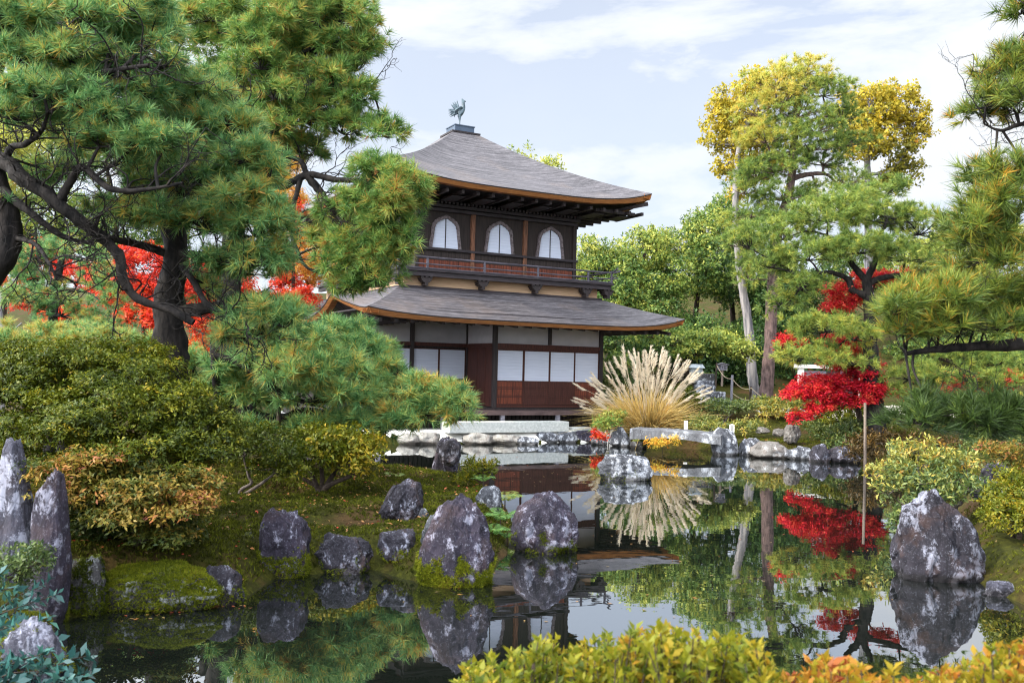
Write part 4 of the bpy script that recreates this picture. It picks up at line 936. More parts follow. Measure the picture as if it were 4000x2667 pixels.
# gate and fence glimpsed behind the crimson maple
gt = thing('garden_gate', P(1890, 935, 36), 'pale wooden garden gate half hidden behind the crimson maple', 'gate'); k_ = 36 / PXM
def gbox(n, x0, x1, y0, y1, mt, dy=0, dp=.14): q = MB(); q.box((x0 - 1890) * k_, (x1 - 1890) * k_, dy, dy + dp, (935 - y1) * k_ - .02, (935 - y0) * k_); return q.build(n, mt, gt, False, .008)
gbox('gate_post', 1833, 1846, 846, 945, M_WHITE); gbox('gate_post', 1963, 1974, 850, 945, M_WHITE); gbox('lintel', 1826, 1984, 838, 845.5, M_WHITE, -.05, .3)
gbox('door_leaf', 1847, 1898, 852, 945, M_GREYW, .06, .05); gbox('door_leaf', 1900, 1962, 852, 945, M_TIMBER, .06, .05); gbox('sign_board', 1929, 1952, 846, 858, M_GREYW, -.02, .015)
lf = thing('low_fence', P(1955, 945, 33), 'low pale rail fence right of the gate under the maple', 'fence'); k_ = 33 / PXM
for x in (1936, 1972, 2010): q = MB(); q.box((x - 1955) * k_ - .06, (x - 1955) * k_ + .06, 0, .12, -.1, 17 * k_); q.build('post', M_WHITE, lf, False, .01)
q = MB(); q.box(-26 * k_, 70 * k_, -.03, .15, 17.2 * k_, 23 * k_); q.build('rail', M_WHITE, lf, False, .01)
wl = thing('low_wall', P(2230, 1010, 27), 'low white coping wall seen under the dark pine boughs at the right', 'wall'); k_ = 27 / PXM
q = MB(); q.box(-84 * k_, 84 * k_, 0, .5, -.5, 8 * k_); q.build('wall', M_WHITE, wl, False, .01); q = MB(); q.box(-88 * k_, 88 * k_, -.06, .6, 8.2 * k_, 11 * k_); q.build('coping', M_GREYW, wl, False, .01)
gf = thing('screen_fence', P(2250, 985, 31), 'pale board fence behind the low white wall', 'fence'); k_ = 31 / PXM
for j in range(6): q = MB(); q.box(-110 * k_ + j * 42 * k_, -110 * k_ + j * 42 * k_ + .10, 0, .1, -.3, 30 * k_); q.build('post', M_WHITE if j % 2 else M_GREYW, gf)
q = MB(); q.box(-112 * k_, 112 * k_, .11, .14, .05, 26 * k_); q.build('board_panel', M_GREYW, gf)

# prop poles
def pole(x, yt, yb, D, wd_, label, mt=B_POLE, z0=None, dx=0):
    a = P(x, yb, D); b = P(x + dx, yt, D)
    if z0 is not None: a = a + (a - b) * ((a[2] - z0) / (b[2] - a[2]))
    q = TB(); q.limb([[0, 0, 0], (b - a) * .5, b - a], wd_ / 2 * D / PXM, wd_ / 2.3 * D / PXM, 10, 10, .05, int(x)); o = q.build('prop_pole', mt, None); o.location = a; return props(o, label, 'prop pole', 'poles propping pine boughs')
pole(1987, 925, 1085, 20.5, 7, 'slim pale prop pole standing in the water under the right pine', z0=-.5)
pole(640, 892, 985, 13.6, 11, 'grey prop pole under the drooping bough by the fallen looking trunk', B_BROWN, z0=.4)
pole(738, 962, 985, 14.0, 9, 'short dark prop post under the end of the horizontal pine trunk', B_DARK, z0=.4)

# ------------------------------------------------------------------ pines
def gbase(x, D, dz=-.08):
    p = P(x, 900, D); return np.array([p[0], p[1], gz(p[0], p[1]) + dz])
def path(*a): return [P(*q) for q in a]
def near_pine_front():
    D = 11.0; b = gbase(395, D)
    trunk = [b, P(398, 980, D), P(392, 830, D), P(388, 740, D), P(392, 660, D), P(405, 590, D), P(392, 520, D + .1), P(350, 440, D + .2), P(330, 360, D + .4), P(300, 240, D + .5), P(280, 100, D + .5), P(290, 20, D + .5)]
    limbs = [(path((395, 720, D), (440, 714, D - .1), (490, 706, D - .2), (545, 712, D - .3), (600, 735, D - .3)), .10, .04),
             (path((405, 600, D), (440, 640, D - .3), (470, 690, D - .5), (504, 716, D - .6), (560, 735, D - .7)), .045, .02),
             (path((395, 585, D), (330, 565, D - .2), (262, 550, D - .4), (200, 535, D - .6)), .055, .03),
             (path((400, 580, D), (450, 585, D - .2), (510, 585, D - .3), (580, 575, D - .4)), .055, .025),
             (path((390, 520, D), (430, 480, D - .2), (500, 470, D - .3), (560, 460, D - .5)), .06, .02),
             (path((345, 430, D), (400, 425, D - .2), (440, 415, D - .3), (520, 400, D - .5)), .05, .018),
             (path((330, 370, D), (390, 330, D), (450, 320, D - .2), (520, 300, D - .3)), .045, .015)]
    blobs = [(560, 470, 95, 62, 10.3), (585, 530, 75, 62, 10.4), (600, 600, 60, 50, 10.5), (470, 520, 85, 45, 10.5), (380, 500, 80, 38, 10.4), (300, 495, 70, 36, 10.3), (520, 600, 70, 40, 10.6), (560, 365, 90, 58, 10.4), (470, 400, 85, 42, 10.5), (380, 380, 90, 45, 10.4), (620, 400, 26, 40, 10.3),
             (520, 285, 70, 42, 10.6), (430, 300, 90, 40, 10.6), (560, 305, 42, 45, 10.5), (440, 225, 90, 42, 10.8), (340, 275, 80, 40, 10.6), (610, 725, 95, 42, 10.6, .45, .02), (560, 770, 70, 38, 10.4, .4, .05), (480, 660, 50, 26, 10.9), (655, 745, 45, 35, 10.4), (480, 250, 90, 50, 11.2), (420, 200, 100, 50, 11.3), (400, 270, 110, 50, 11.2), (300, 340, 110, 50, 11.2), (500, 350, 90, 50, 11.1), (430, 440, 100, 44, 11), (560, 410, 80, 50, 10.9), (360, 440, 90, 40, 11.1), (640, 520, 30, 50, 10.4, .3), (640, 600, 26, 50, 10.5, .3), (560, 620, 80, 40, 10.9), (420, 350, 90, 40, 11.3)]
    pine('near_pine', 'broad front pine with thick dark trunk and spreading needle pads beside the dark shrub', b, trunk, limbs, blobs, L_PINEB, B_DARK, .17, .0105, 36, .115, .24, 101, .25, .06, None, .52, .20, .022, True, 1.0, wild=7)
near_pine_front()
def near_pine_left():
    D = 9.6; b = gbase(-60, D)
    b = gbase(-190, D); trunk = [b, P(-160, 900, D), P(-90, 720, D), P(-20, 620, D), P(18, 555, D), P(10, 470, D), P(-15, 400, D), P(-25, 250, D + .2), P(0, 120, D + .3), P(60, 20, D + .3)]
    limbs = [(path((-10, 360, D - .1), (21, 378, D - .2), (52, 410, D - .3), (105, 441, D - .3), (133, 469, D - .3), (196, 516, D - .2), (245, 556, D), (275, 590, D), (282, 640, D), (318, 686, D), (395, 714, D), (444, 741, D)), .088, .036),
             (path((133, 469, D - .3), (160, 420, D - .3), (190, 385, D - .4), (245, 430, D - .5), (301, 438, D - .5), (360, 432, D - .5), (420, 420, D - .6)), .048, .014),
             (path((10, 375, D - .1), (25, 340, D - .2), (60, 330, D - .4), (95, 300, D - .5), (110, 260, D - .6)), .045, .015),
             (path((-20, 200, D), (60, 175, D), (168, 186, D - .2), (245, 165, D - .3), (343, 150, D - .4)), .06, .02),
             (path((-15, 420, D), (60, 480, D - .2), (140, 540, D - .1), (210, 560, D)), .05, .02),
             (path((30, 545, D), (80, 560, D - .3), (110, 600, D - .5), (130, 640, D - .5)), .03, .012)]
    blobs = [(70, 70, 110, 60, 9.4), (180, 50, 100, 48, 9.5), (40, 135, 80, 40, 9.3), (160, 130, 90, 44, 9.3), (270, 60, 90, 60, 9.7), (350, 90, 75, 70, 9.8), (375, 150, 52, 45, 9.7), (260, 140, 70, 40, 9.6), (300, 20, 100, 40, 9.9),
             (90, 215, 90, 46, 9.1), (180, 235, 90, 44, 9.2), (40, 270, 60, 30, 9.0), (255, 270, 80, 40, 9.3), (230, 200, 70, 36, 9.5), (310, 330, 85, 42, 9.3), (380, 335, 60, 40, 9.3), (230, 330, 70, 30, 9.2), (20, 480, 60, 26, 9.6), (0, 30, 60, 60, 9.2), (330, 215, 60, 34, 9.6), (110, 110, 120, 60, 10.3), (220, 90, 120, 70, 10.4), (330, 60, 90, 70, 10.4), (60, 200, 100, 50, 10.2), (170, 190, 110, 50, 10.2), (280, 210, 100, 60, 10.3), (120, 280, 90, 36, 10), (220, 300, 90, 40, 10), (100, 10, 120, 40, 10), (230, 0, 110, 40, 10), (380, 200, 60, 50, 10.4), (150, 400, 80, 30, 10.4), (250, 480, 60, 26, 10.4), (60, 420, 60, 26, 10.6)]
    pine('near_pine', 'nearest pine at the left edge with a long S shaped limb crossing the other trunk', b, trunk, limbs, blobs, L_PINEB, B_DARK, .16, .0100, 36, .11, .24, 102, .22, .07, None, .50, .22, .02, True, 1.0, wild=8)
near_pine_left()
def middle_pine():
    D = 15; b = gbase(520, D)
    trunk = [b, P(525, 800, D), P(530, 620, D), P(545, 500, D), P(590, 430, D), P(600, 300, D), P(620, 180, D), P(650, 60, D)]
    limbs = [(path((575, 440, D), (609, 418, D), (650, 428, D), (707, 402, D), (770, 413, D - .2), (823, 416, D - .3), (880, 430, D - .4)), .085, .03),
             (path((705, 403, D), (735, 440, D), (752, 465, D), (785, 505, D - .1), (815, 548, D - .2), (830, 600, D - .2)), .07, .025),
             (path((690, 410, D), (668, 500, D), (670, 540, D), (684, 578, D), (703, 612, D), (740, 630, D)), .045, .02),
             (path((600, 300, D), (690, 260, D), (760, 230, D), (840, 200, D)), .06, .02), (path((620, 170, D), (660, 140, D), (720, 110, D), (800, 90, D)), .06, .02),
             (path((704, 400, D), (690, 370, D), (650, 355, D), (620, 320, D)), .05, .02)]
    blobs = [(480, 40, 100, 50, 15.4), (590, 30, 90, 45, 15.2), (690, 25, 100, 45, 15.1), (780, 45, 75, 60, 15), (825, 110, 42, 52, 15), (740, 110, 70, 40, 15.1), (600, 110, 80, 45, 15.3), (660, 180, 80, 42, 15.2), (765, 190, 80, 45, 15), (820, 225, 45, 40, 14.9), (560, 190, 80, 45, 15.5), (700, 275, 80, 42, 15.1),
             (880, 305, 42, 40, 14.9, .4), (790, 300, 60, 36, 15), (640, 330, 60, 34, 15.3), (860, 400, 70, 40, 14.6), (920, 440, 62, 48, 14.4, .6, .05), (850, 470, 75, 46, 14.6), (780, 480, 60, 38, 14.8), (900, 520, 66, 50, 14.5), (830, 560, 80, 46, 14.7), (880, 590, 70, 30, 14.6), (780, 610, 70, 40, 14.8), (740, 560, 50, 34, 15), (800, 660, 60, 22, 14.9), (520, 110, 90, 50, 15.8), (440, 60, 80, 60, 15.8), (620, 250, 90, 50, 15.6), (700, 120, 90, 50, 15.6), (560, 280, 80, 50, 15.9), (600, 350, 80, 46, 15.8), (680, 340, 70, 34, 15.4), (820, 150, 50, 60, 15.3), (760, 250, 80, 40, 15.2), (730, 180, 70, 40, 15.6), (850, 90, 30, 50, 15.2), (500, 200, 80, 60, 16), (905, 480, 60, 46, 14.3, .5, .08), (940, 420, 36, 30, 14.3, .4, .1), (920, 560, 44, 40, 14.4, .4, .05), (860, 640, 50, 22, 14.7, .5), (700, 30, 100, 50, 15.7), (800, 30, 70, 40, 15.6), (690, 80, 100, 40, 15.7), (600, 150, 70, 40, 14.6), (630, 220, 70, 40, 14.6), (590, 90, 70, 40, 14.7), (610, 300, 60, 36, 14.7), (650, 60, 70, 40, 14.7)]
    pine('tall_pine', 'tall middle pine whose dark boughs reach across the left corner of the temple roof', b, trunk, limbs, blobs, L_PINE, B_DARK, .19, .0135, 32, .14, .32, 103, .24, .08, None, .51, .14, .022, True, 1.15, wild=5)
middle_pine()
def low_pine():
    D = 14; b = gbase(470, D)
    trunk = [b, P(478, 1000, D), P(520, 962, D), P(560, 955, D), P(610, 966, D), (P(660, 968, D)), P(700, 952, D), P(750, 956, D)]
    limbs = [(path((497, 819, D - .6), (546, 833, D - .6), (612, 872, D - .6), (650, 905, D - .5), (720, 930, D - .5)), .06, .03), (path((520, 960, D), (500, 890, D - .2), (495, 830, D - .5), (490, 780, D - .5)), .08, .06),
             (path((740, 955, D), (820, 948, D), (900, 950, D - .1), (980, 940, D - .2)), .07, .02), (path((560, 955, D), (640, 870, D), (720, 830, D + .2), (800, 800, D + .4)), .05, .02)]
    blobs = [(690, 800, 80, 46, 13.4, .7, .04), (610, 810, 70, 40, 13.4), (770, 850, 75, 44, 13.4, .7, .04), (690, 860, 80, 42, 13.2, .7, .06), (800, 910, 70, 34, 13.3, .6, .06), (720, 915, 80, 36, 13.2), (640, 850, 60, 36, 13.3, .5, .08), (790, 770, 70, 34, 14.6, .7, -.08), (840, 810, 60, 40, 14.4, .7, -.06), (880, 860, 55, 36, 14, .6, -.02), (560, 900, 50, 36, 13.8), (880, 905, 60, 40, 13.8),
             (960, 900, 60, 34, 13.6, .6, .10), (1030, 920, 55, 40, 13.5, .5, .14), (1060, 945, 36, 34, 13.4, .4, .12), (980, 950, 60, 30, 13.5, .5, .06), (885, 990, 24, 40, 13.5, .3), (520, 850, 50, 32, 13.8, .5), (770, 965, 55, 18, 13.5, .4), (570, 850, 50, 36, 13.6), (620, 920, 60, 30, 13.9), (840, 975, 60, 22, 13.4, .4), (700, 985, 50, 16, 13.7, .4), (590, 985, 50, 18, 13.8, .4), (900, 960, 50, 24, 13.4, .4, .04)]
    pine('low_pine', 'low spreading pine with a propped horizontal trunk reaching right before the temple', b, trunk, limbs, blobs, L_PINEB, B_DARK, .19, .0125, 34, .13, .30, 104, .17, .12, None, .53, .10, .02, True, 1.15, wild=2)
low_pine()
def back_left_pine():
    D = 18; b = gbase(120, D)
    pine('garden_pine', 'pale green pine standing in front of the scarlet maples at the left', b, [b, P(118, 800, D), P(125, 700, D), P(140, 600, D), P(150, 560, D)], [], [(90, 600, 80, 30, 18), (190, 595, 70, 28, 18), (230, 650, 60, 34, 17.6), (240, 690, 46, 34, 17.4), (90, 680, 80, 34, 17.8), (140, 720, 80, 34, 17.6), (60, 640, 60, 26, 18), (120, 560, 50, 26, 18.2), (235, 748, 70, 14, 17.8)], L_PINEB, B_DARK, .15, .011, 40, .17, .40, 105, .12, .05, None, .52, .12, .03)
    D = 14.5; b = gbase(150, D)
    pine('low_pine', 'clipped pale green pine forming a level band behind the dark shrub', b, [b, P(150, 900, D), P(160, 850, D)], [], [(20, 790, 80, 36, 14.5, .6, .1), (120, 785, 80, 34, 14.5, .6, .1), (220, 788, 80, 34, 14.5, .6, .1), (300, 800, 70, 34, 14.5, .6, .08), (440, 850, 50, 46, 14.2, .5), (470, 900, 50, 40, 14.2, .5)], L_PINEB, B_DARK, .14, .009, 48, .13, .32, 106, .12, .08, None, .58, .08, .03)
back_left_pine()
def near_pine_right():
    D = 8.2; b = gbase(2680, D)
    trunk = [b, P(2690, 900, D), P(2670, 780, D), P(2660, 600, D), P(2620, 400, D), P(2600, 200, D), P(2570, 60, D)]
    limbs = [(path((2670, 770, D), (2500, 782, D), (2352, 790, D), (2240, 796, D), (2150, 802, D - .1), (2080, 812, D - .1)), .085, .02), (path((2660, 600, D), (2480, 570, D), (2352, 560, D), (2270, 540, D)), .06, .02),
             (path((2620, 400, D), (2500, 340, D), (2420, 300, D), (2350, 285, D), (2300, 300, D), (2260, 285, D)), .04, .008), (path((2690, 900, D), (2480, 960, D), (2352, 965, D), (2230, 955, D)), .05, .02), (path((2580, 120, D), (2450, 60, D), (2352, 30, D)), .03, .01)]
    blobs = [(2140, 690, 110, 40, 8, .5, .04), (2060, 715, 70, 38, 7.9, .4, .04), (2240, 680, 100, 40, 8.1), (2320, 700, 80, 50, 8.2), (2180, 745, 100, 34, 7.9), (2280, 750, 90, 34, 8), (2090, 765, 60, 26, 7.9), (2380, 680, 60, 60, 8.2),
             (2290, 180, 60, 52, 8.3, .4, .02), (2345, 150, 50, 50, 8.3, .4), (2265, 240, 50, 36, 8.2, .4), (2340, 250, 50, 40, 8.2, .4), (2390, 200, 40, 60, 8.3, .4), (2280, 400, 60, 28, 8.1, .4), (2340, 420, 60, 44, 8.2, .4), (2265, 470, 70, 40, 8.1, .4), (2230, 515, 60, 36, 8, .4), (2330, 510, 70, 46, 8.2), (2290, 560, 80, 34, 8.1), (2350, 590, 60, 40, 8.2), (2250, 600, 50, 24, 8.1, .4),
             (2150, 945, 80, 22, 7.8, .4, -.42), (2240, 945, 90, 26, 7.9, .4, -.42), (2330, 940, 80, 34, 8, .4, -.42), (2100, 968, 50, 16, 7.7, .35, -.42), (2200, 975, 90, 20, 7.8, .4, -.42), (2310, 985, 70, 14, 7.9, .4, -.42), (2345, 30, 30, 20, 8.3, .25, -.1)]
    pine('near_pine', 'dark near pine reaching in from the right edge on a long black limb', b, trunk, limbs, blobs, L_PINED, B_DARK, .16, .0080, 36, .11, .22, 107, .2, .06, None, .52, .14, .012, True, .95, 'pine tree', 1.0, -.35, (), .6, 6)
near_pine_right()
def right_mid_pine():
    D = 24.3; b = gbase(2012, D)
    trunk = [b, P(2010, 960, D), P(2004, 900, D), P(1998, 820, D), P(2000, 740, D), P(1996, 690, D), P(1990, 640, D)]
    limbs = [(path((1996, 680, D), (1960, 668, D), (1945, 640, D), (1900, 625, D - .3), (1850, 640, D - .4)), .12, .03), (path((1993, 655, D), (2020, 640, D), (2080, 630, D), (2140, 620, D), (2180, 622, D)), .10, .03),
             (path((1990, 645, D), (1960, 610, D), (1930, 570, D), (1900, 540, D)), .10, .03), (path((1990, 645, D), (2010, 600, D), (2020, 550, D), (2040, 500, D)), .10, .03), (path((2000, 830, D), (1950, 835, D), (1900, 800, D), (1850, 820, D)), .07, .02), (path((2004, 880, D), (2060, 885, D), (2110, 880, D)), .07, .02)]
    blobs = [(1800, 540, 100, 48, 24.5), (1900, 500, 110, 46, 24.3), (2010, 500, 110, 48, 24.3), (2110, 530, 90, 46, 24.4), (2170, 570, 60, 36, 24.3), (1860, 590, 110, 42, 24), (1970, 575, 100, 40, 23.8), (2080, 590, 100, 40, 24), (1720, 560, 60, 40, 24.6), (1840, 660, 60, 34, 24, .7, -.02), (1950, 470, 90, 34, 24.6), (2160, 630, 60, 26, 24.3), (1770, 610, 60, 30, 24.3), (1800, 700, 50, 26, 24.3, .6, -.05), (2030, 445, 70, 30, 24.8),
             (1900, 755, 90, 34, 23.6, .8, .10), (1960, 775, 60, 30, 23.5, .6, .08), (1850, 820, 66, 30, 23.6, .7, .10), (1930, 825, 80, 28, 23.5, .7, .10), (2090, 865, 60, 34, 23.8, .7, .08), (2150, 890, 60, 36, 23.8, .7, .08), (2230, 870, 60, 34, 24), (2300, 880, 60, 30, 24, .7, .06), (2080, 915, 40, 18, 23.7, .5, .08), (2200, 830, 80, 40, 24.5, .8), (2300, 830, 80, 30, 24.5, .8)]
    pine('garden_pine', 'yellow green cloud pine with fissured trunk rising through the crimson maple', b, trunk, limbs, blobs, L_PINEY, B_DARK, .19, .015, 34, .22, .5, 108, .33, .12, None, .36, .10, .03, True, 1.15)
right_mid_pine()
def tall_back_pine():
    D = 37; b = gbase(1757, D)
    trunk = [b, P(1762, 880, D), P(1770, 760, D), P(1776, 620, D), P(1790, 520, D), P(1815, 430, D), P(1822, 350, D), P(1830, 260, D), P(1838, 180, D)]
    limbs = [(path((1818, 410, D), (1860, 400, D), (1900, 402, D), (1930, 430, D)), .12, .04), (path((1825, 300, D), (1870, 275, D), (1910, 265, D)), .1, .03), (path((1830, 240, D), (1780, 235, D), (1740, 250, D)), .1, .03), (path((1820, 350, D), (1760, 370, D), (1710, 390, D)), .1, .03)]
    blobs = [(1840, 170, 80, 28, 37, 1.2, .38), (1780, 200, 80, 34, 37, 1.2, .42), (1890, 215, 80, 32, 37, 1.2, .05), (1740, 260, 60, 36, 37, 1, .42), (1830, 265, 90, 30, 36.5, 1.2, .05), (1930, 270, 60, 28, 37, 1, -.08), (1760, 320, 84, 36, 36.7, 1.2, .34), (1860, 340, 100, 34, 36.5, 1.3, -.05), (1940, 330, 60, 28, 37, 1, -.12), (1780, 390, 90, 30, 36.5, 1.2, 0), (1890, 375, 70, 26, 37, 1, -.1), (1740, 410, 56, 26, 36.8, 1, -.05), (1950, 420, 56, 28, 36.4, 1), (1800, 455, 80, 28, 36.5, 1.1, -.03), (1725, 495, 56, 28, 36.8, .9), (1880, 450, 60, 24, 36.5, .9), (1700, 560, 50, 26, 36.4, .8), (1750, 600, 56, 28, 36.4, .8), (1720, 640, 40, 22, 36.3, .7), (1800, 500, 60, 26, 36.4, .9), (1870, 300, 70, 30, 36.3, 1), (1800, 230, 60, 30, 36.5, 1, .36), (1710, 440, 40, 26, 36.5, .7), (1850, 200, 60, 26, 36.6, .9, .3)]  # upper left pads toned yellower: sunlight put into the needle colour
    pine('tall_pine', 'tall red barked pine with sunlit layered pads beside the bleached trunk', b, trunk, limbs, blobs, L_PINEY, B_RED, .26, .022, 26, .30, .75, 109, .30, .12, None, .36, .06, .05, True, 1.2)
tall_back_pine()

# ------------------------------------------------------------------ broadleaved trees of the background
b = gbase(1737, 38)
broadleaf('golden_tree', 'golden leaved tree on a tall bleached trunk left of the red barked pine', b, [b, P(1728, 860, 38), P(1718, 740, 38), P(1702, 640, 38), P(1692, 540, 38), P(1690, 430, 38), P(1700, 330, 38.5), P(1735, 240, 38.8), P(1750, 180, 39)],
          [(1680, 230, 44, 40, 39, 1.0), (1720, 190, 40, 34, 39, .9), (1650, 290, 36, 36, 39, .9), (1700, 290, 50, 40, 39.2, 1.0), (1670, 330, 26, 20, 39, .6), (1740, 300, 50, 40, 39.5, 1), (1700, 360, 26, 24, 39, .6), (1760, 360, 50, 40, 39.5, .9), (1690, 450, 24, 16, 38.6, .5), (1690, 390, 36, 26, 38.6, .7), (1640, 330, 26, 20, 39, .6), (1730, 400, 40, 30, 39, .8), (1660, 260, 40, 30, 39, .8), (1745, 215, 36, 30, 39.3, .8), (1720, 330, 40, 30, 39.5, .8), (1655, 380, 18, 22, 38.8, .5)], L_GOLD, B_PALE, .17, .10, 6, .19, .55, 201, .24, .08, None, .46, .15, 'tree', .05, .75, 1.1, .1, -.8)
b = gbase(1998, 42)
broadleaf('golden_tree', 'golden leaved tree with an open crown right of the red barked pine', b, [b, P(1996, 700, 42), P(1994, 500, 42), P(1992, 380, 42), P(1990, 300, 42), P(2000, 230, 42)],
          [(2000, 230, 60, 34, 42, 1.1), (2060, 220, 50, 30, 42, 1), (2100, 250, 34, 30, 42, .8), (1970, 280, 50, 34, 42.4, 1), (2050, 290, 50, 30, 42, 1), (2110, 320, 30, 26, 42, .7), (2060, 350, 50, 24, 42, .9, -.25), (1960, 340, 40, 34, 42.5, .9, -.15), (2070, 410, 46, 24, 42, .8, -.35), (2030, 430, 36, 20, 42, .8, -.35), (1975, 300, 40, 40, 41.5, .9), (1990, 350, 40, 26, 41.4, .8, -.1), (2020, 320, 44, 30, 41.5, .9), (2080, 380, 40, 26, 42, .8, -.25), (2100, 285, 34, 26, 42, .7), (2030, 255, 50, 30, 41.5, .9), (1940, 250, 34, 34, 42.5, .9)], L_GOLD, B_PALE, .18, .105, 6, .20, .58, 202, .24, .10, None, .46, .15, 'tree', .05, .85, 1.1, .1, -.8,
          [(path((1992, 400, 42), (2040, 395, 42), (2080, 350, 42), (2100, 300, 42)), .09, .03), (path((1994, 450, 42), (2030, 445, 42), (2070, 425, 42)), .07, .03)])
forest = [  # raised tones yellow the sunlit crowns: sunlight put into the leaf colour
    (1400, 45, [(1400, 640, 60, 80, 45, 2, .05), (1360, 600, 40, 60, 45, 1.6, .15), (1440, 690, 70, 80, 44, 2)], 'rounded olive green tree just right of the temple wall', L_OAK, .48),
    (1480, 46, [(1480, 580, 70, 50, 46, 2, .18), (1440, 640, 70, 60, 45.5, 2, .05), (1520, 640, 80, 60, 45, 2, .06), (1500, 720, 90, 60, 44, 2, -.05)], 'broad evergreen with sunlit yellowish top behind the temple', L_OAK, .50),
    (1580, 48, [(1570, 570, 66, 50, 48, 2, .18), (1620, 540, 60, 50, 48, 2, .12), (1590, 640, 80, 70, 47, 2.2, .02), (1650, 600, 60, 70, 47, 2)], 'dense evergreen oak between the temple and the bleached trunk', L_OAK, .45),
    (1690, 50, [(1670, 500, 50, 50, 50, 2, .05), (1720, 560, 50, 80, 50, 2), (1700, 660, 70, 70, 48, 2.2, -.08), (1800, 640, 60, 80, 50, 2, .0), (1780, 740, 80, 70, 49, 2.2, -.18)], 'tall dark oak standing behind the bleached trunk', L_OAK, .42),
    (1900, 52, [(1880, 700, 90, 90, 52, 2.4, -.1), (1960, 620, 80, 80, 53, 2.4, .1), (1860, 800, 90, 60, 50, 2.2, -.2)], 'dark evergreen behind the yellow green cloud pine', L_OAK, .38),
    (1560, 42, [(1430, 790, 70, 46, 41, 1.7, -.1), (1520, 800, 80, 50, 42, 1.8, -.16), (1620, 770, 80, 46, 41, 1.7, -.05), (1700, 820, 70, 50, 42, 1.8, -.22), (1600, 850, 90, 40, 42, 1.6, -.3)], 'deep green understorey tree behind the plume grass', L_OAK, .38),
    (1790, 46, [(1760, 780, 70, 60, 45, 2, -.1), (1830, 850, 80, 50, 44, 1.9, -.15), (1700, 880, 70, 44, 43, 1.8, -.15), (1910, 870, 90, 50, 45, 2, -.15), (1650, 860, 60, 40, 44, 1.6, -.1), (1770, 690, 60, 50, 46, 1.8, -.05)], 'dark thicket tree low behind the red barked trunk', L_OAK, .28),
    (2120, 56, [(2080, 620, 90, 80, 56, 2.6, .18), (2200, 600, 100, 90, 57, 2.8, .25), (2320, 600, 100, 100, 58, 2.8, .28), (2160, 720, 110, 80, 55, 2.6, .1), (2300, 720, 110, 80, 56, 2.6, .15)], 'pale yellow lit woodland tree behind the right pines', L_OAK, .60),
    (2240, 48, [(2120, 800, 90, 60, 48, 2.2, -.02), (2260, 800, 110, 60, 48, 2.2, .05), (2360, 820, 90, 60, 48, 2.2)], 'bushy green tree low behind the right pines', L_OAK, .48),
    (1000, 50, [(1190, 370, 26, 22, 47, .9, .3), (1250, 385, 30, 12, 47, .6, .3), (1150, 450, 90, 60, 48, 2.2), (1050, 520, 90, 90, 49, 2.4), (1000, 640, 120, 100, 49, 2.6)], 'tree behind the temple whose yellow tips show above the roof', L_OAK, .55),
    (300, 52, [(60, 350, 130, 90, 52, 3, .22), (240, 330, 120, 90, 53, 3, .1), (420, 380, 120, 100, 52, 3, .0), (560, 460, 90, 90, 50, 2.6, .1), (120, 520, 140, 90, 50, 3, .05), (320, 540, 130, 90, 49, 3, -.05)], 'big green tree far behind the left pines', L_OAK, .50),
    (0, 44, [(-60, 400, 120, 120, 44, 2.8, .3), (20, 330, 60, 60, 43, 1.8, .35), (-40, 560, 120, 100, 43, 2.6, .1)], 'sunlit yellowish tree at the far left behind the pines', L_OAK, .60),
]
for i, (x, D, bl, lab, mt, bt) in enumerate(forest):
    b = gbase(x, D, -.3); top = max(bl, key=lambda q: -q[1])
    broadleaf('woodland_tree', lab, b, [b, P(x + 4, 860, D), P((x + top[0]) / 2, (860 + top[1]) / 2, D), P(top[0], top[1], D)], bl, mt, B_BROWN, .19, .085, 6, .20, .85, 220 + i, .28, .08, 'woodland trees behind the garden', bt + .07, .16, 'tree', .06, 1.0, 1.0, .25, -.7)
maples = [
    (330, 27, [(330, 610, 80, 46, 27, 1), (300, 670, 80, 50, 26.5, 1), (380, 660, 60, 60, 26.8, 1), (330, 730, 80, 40, 26, .9, .1), (250, 640, 50, 40, 27, .8)], 'scarlet maple glowing behind the thick front pine trunk', L_REDO, .48),
    (500, 26, [(490, 640, 60, 50, 26, .9), (450, 690, 60, 50, 25.5, .9), (540, 660, 44, 40, 26, .8), (480, 740, 50, 30, 25.5, .7, .1), (560, 800, 70, 44, 26, .8, .18), (470, 800, 60, 40, 26, .8, .2)], 'scarlet maple seen right of the thick front pine trunk', L_REDO, .50),
    (60, 30, [(20, 640, 60, 50, 30, 1), (110, 590, 60, 36, 31, 1, .1), (180, 640, 60, 40, 30, 1), (160, 730, 70, 34, 29, .9, .15), (90, 700, 60, 34, 30, .9)], 'red maple behind the pale green garden pine at far left', L_REDO, .45),
    (740, 40, [(740, 540, 66, 60, 40, 1.6, .05), (690, 620, 60, 56, 39, 1.4, -.15), (760, 610, 60, 50, 40, 1.4, .2), (700, 520, 40, 40, 40, 1.1, -.1), (640, 380, 60, 50, 41, 1.4, .3), (660, 460, 50, 40, 41, 1.3, .2)], 'orange and yellow maple between the boughs left of the temple', L_ORAN, .50),
    (675, 32, [(672, 480, 22, 14, 32, .5), (660, 640, 36, 40, 32, .7), (690, 690, 40, 30, 31, .7), (640, 700, 50, 40, 32, .8)], 'red orange maple touching the left end of the temple eave', L_REDO, .55),
]
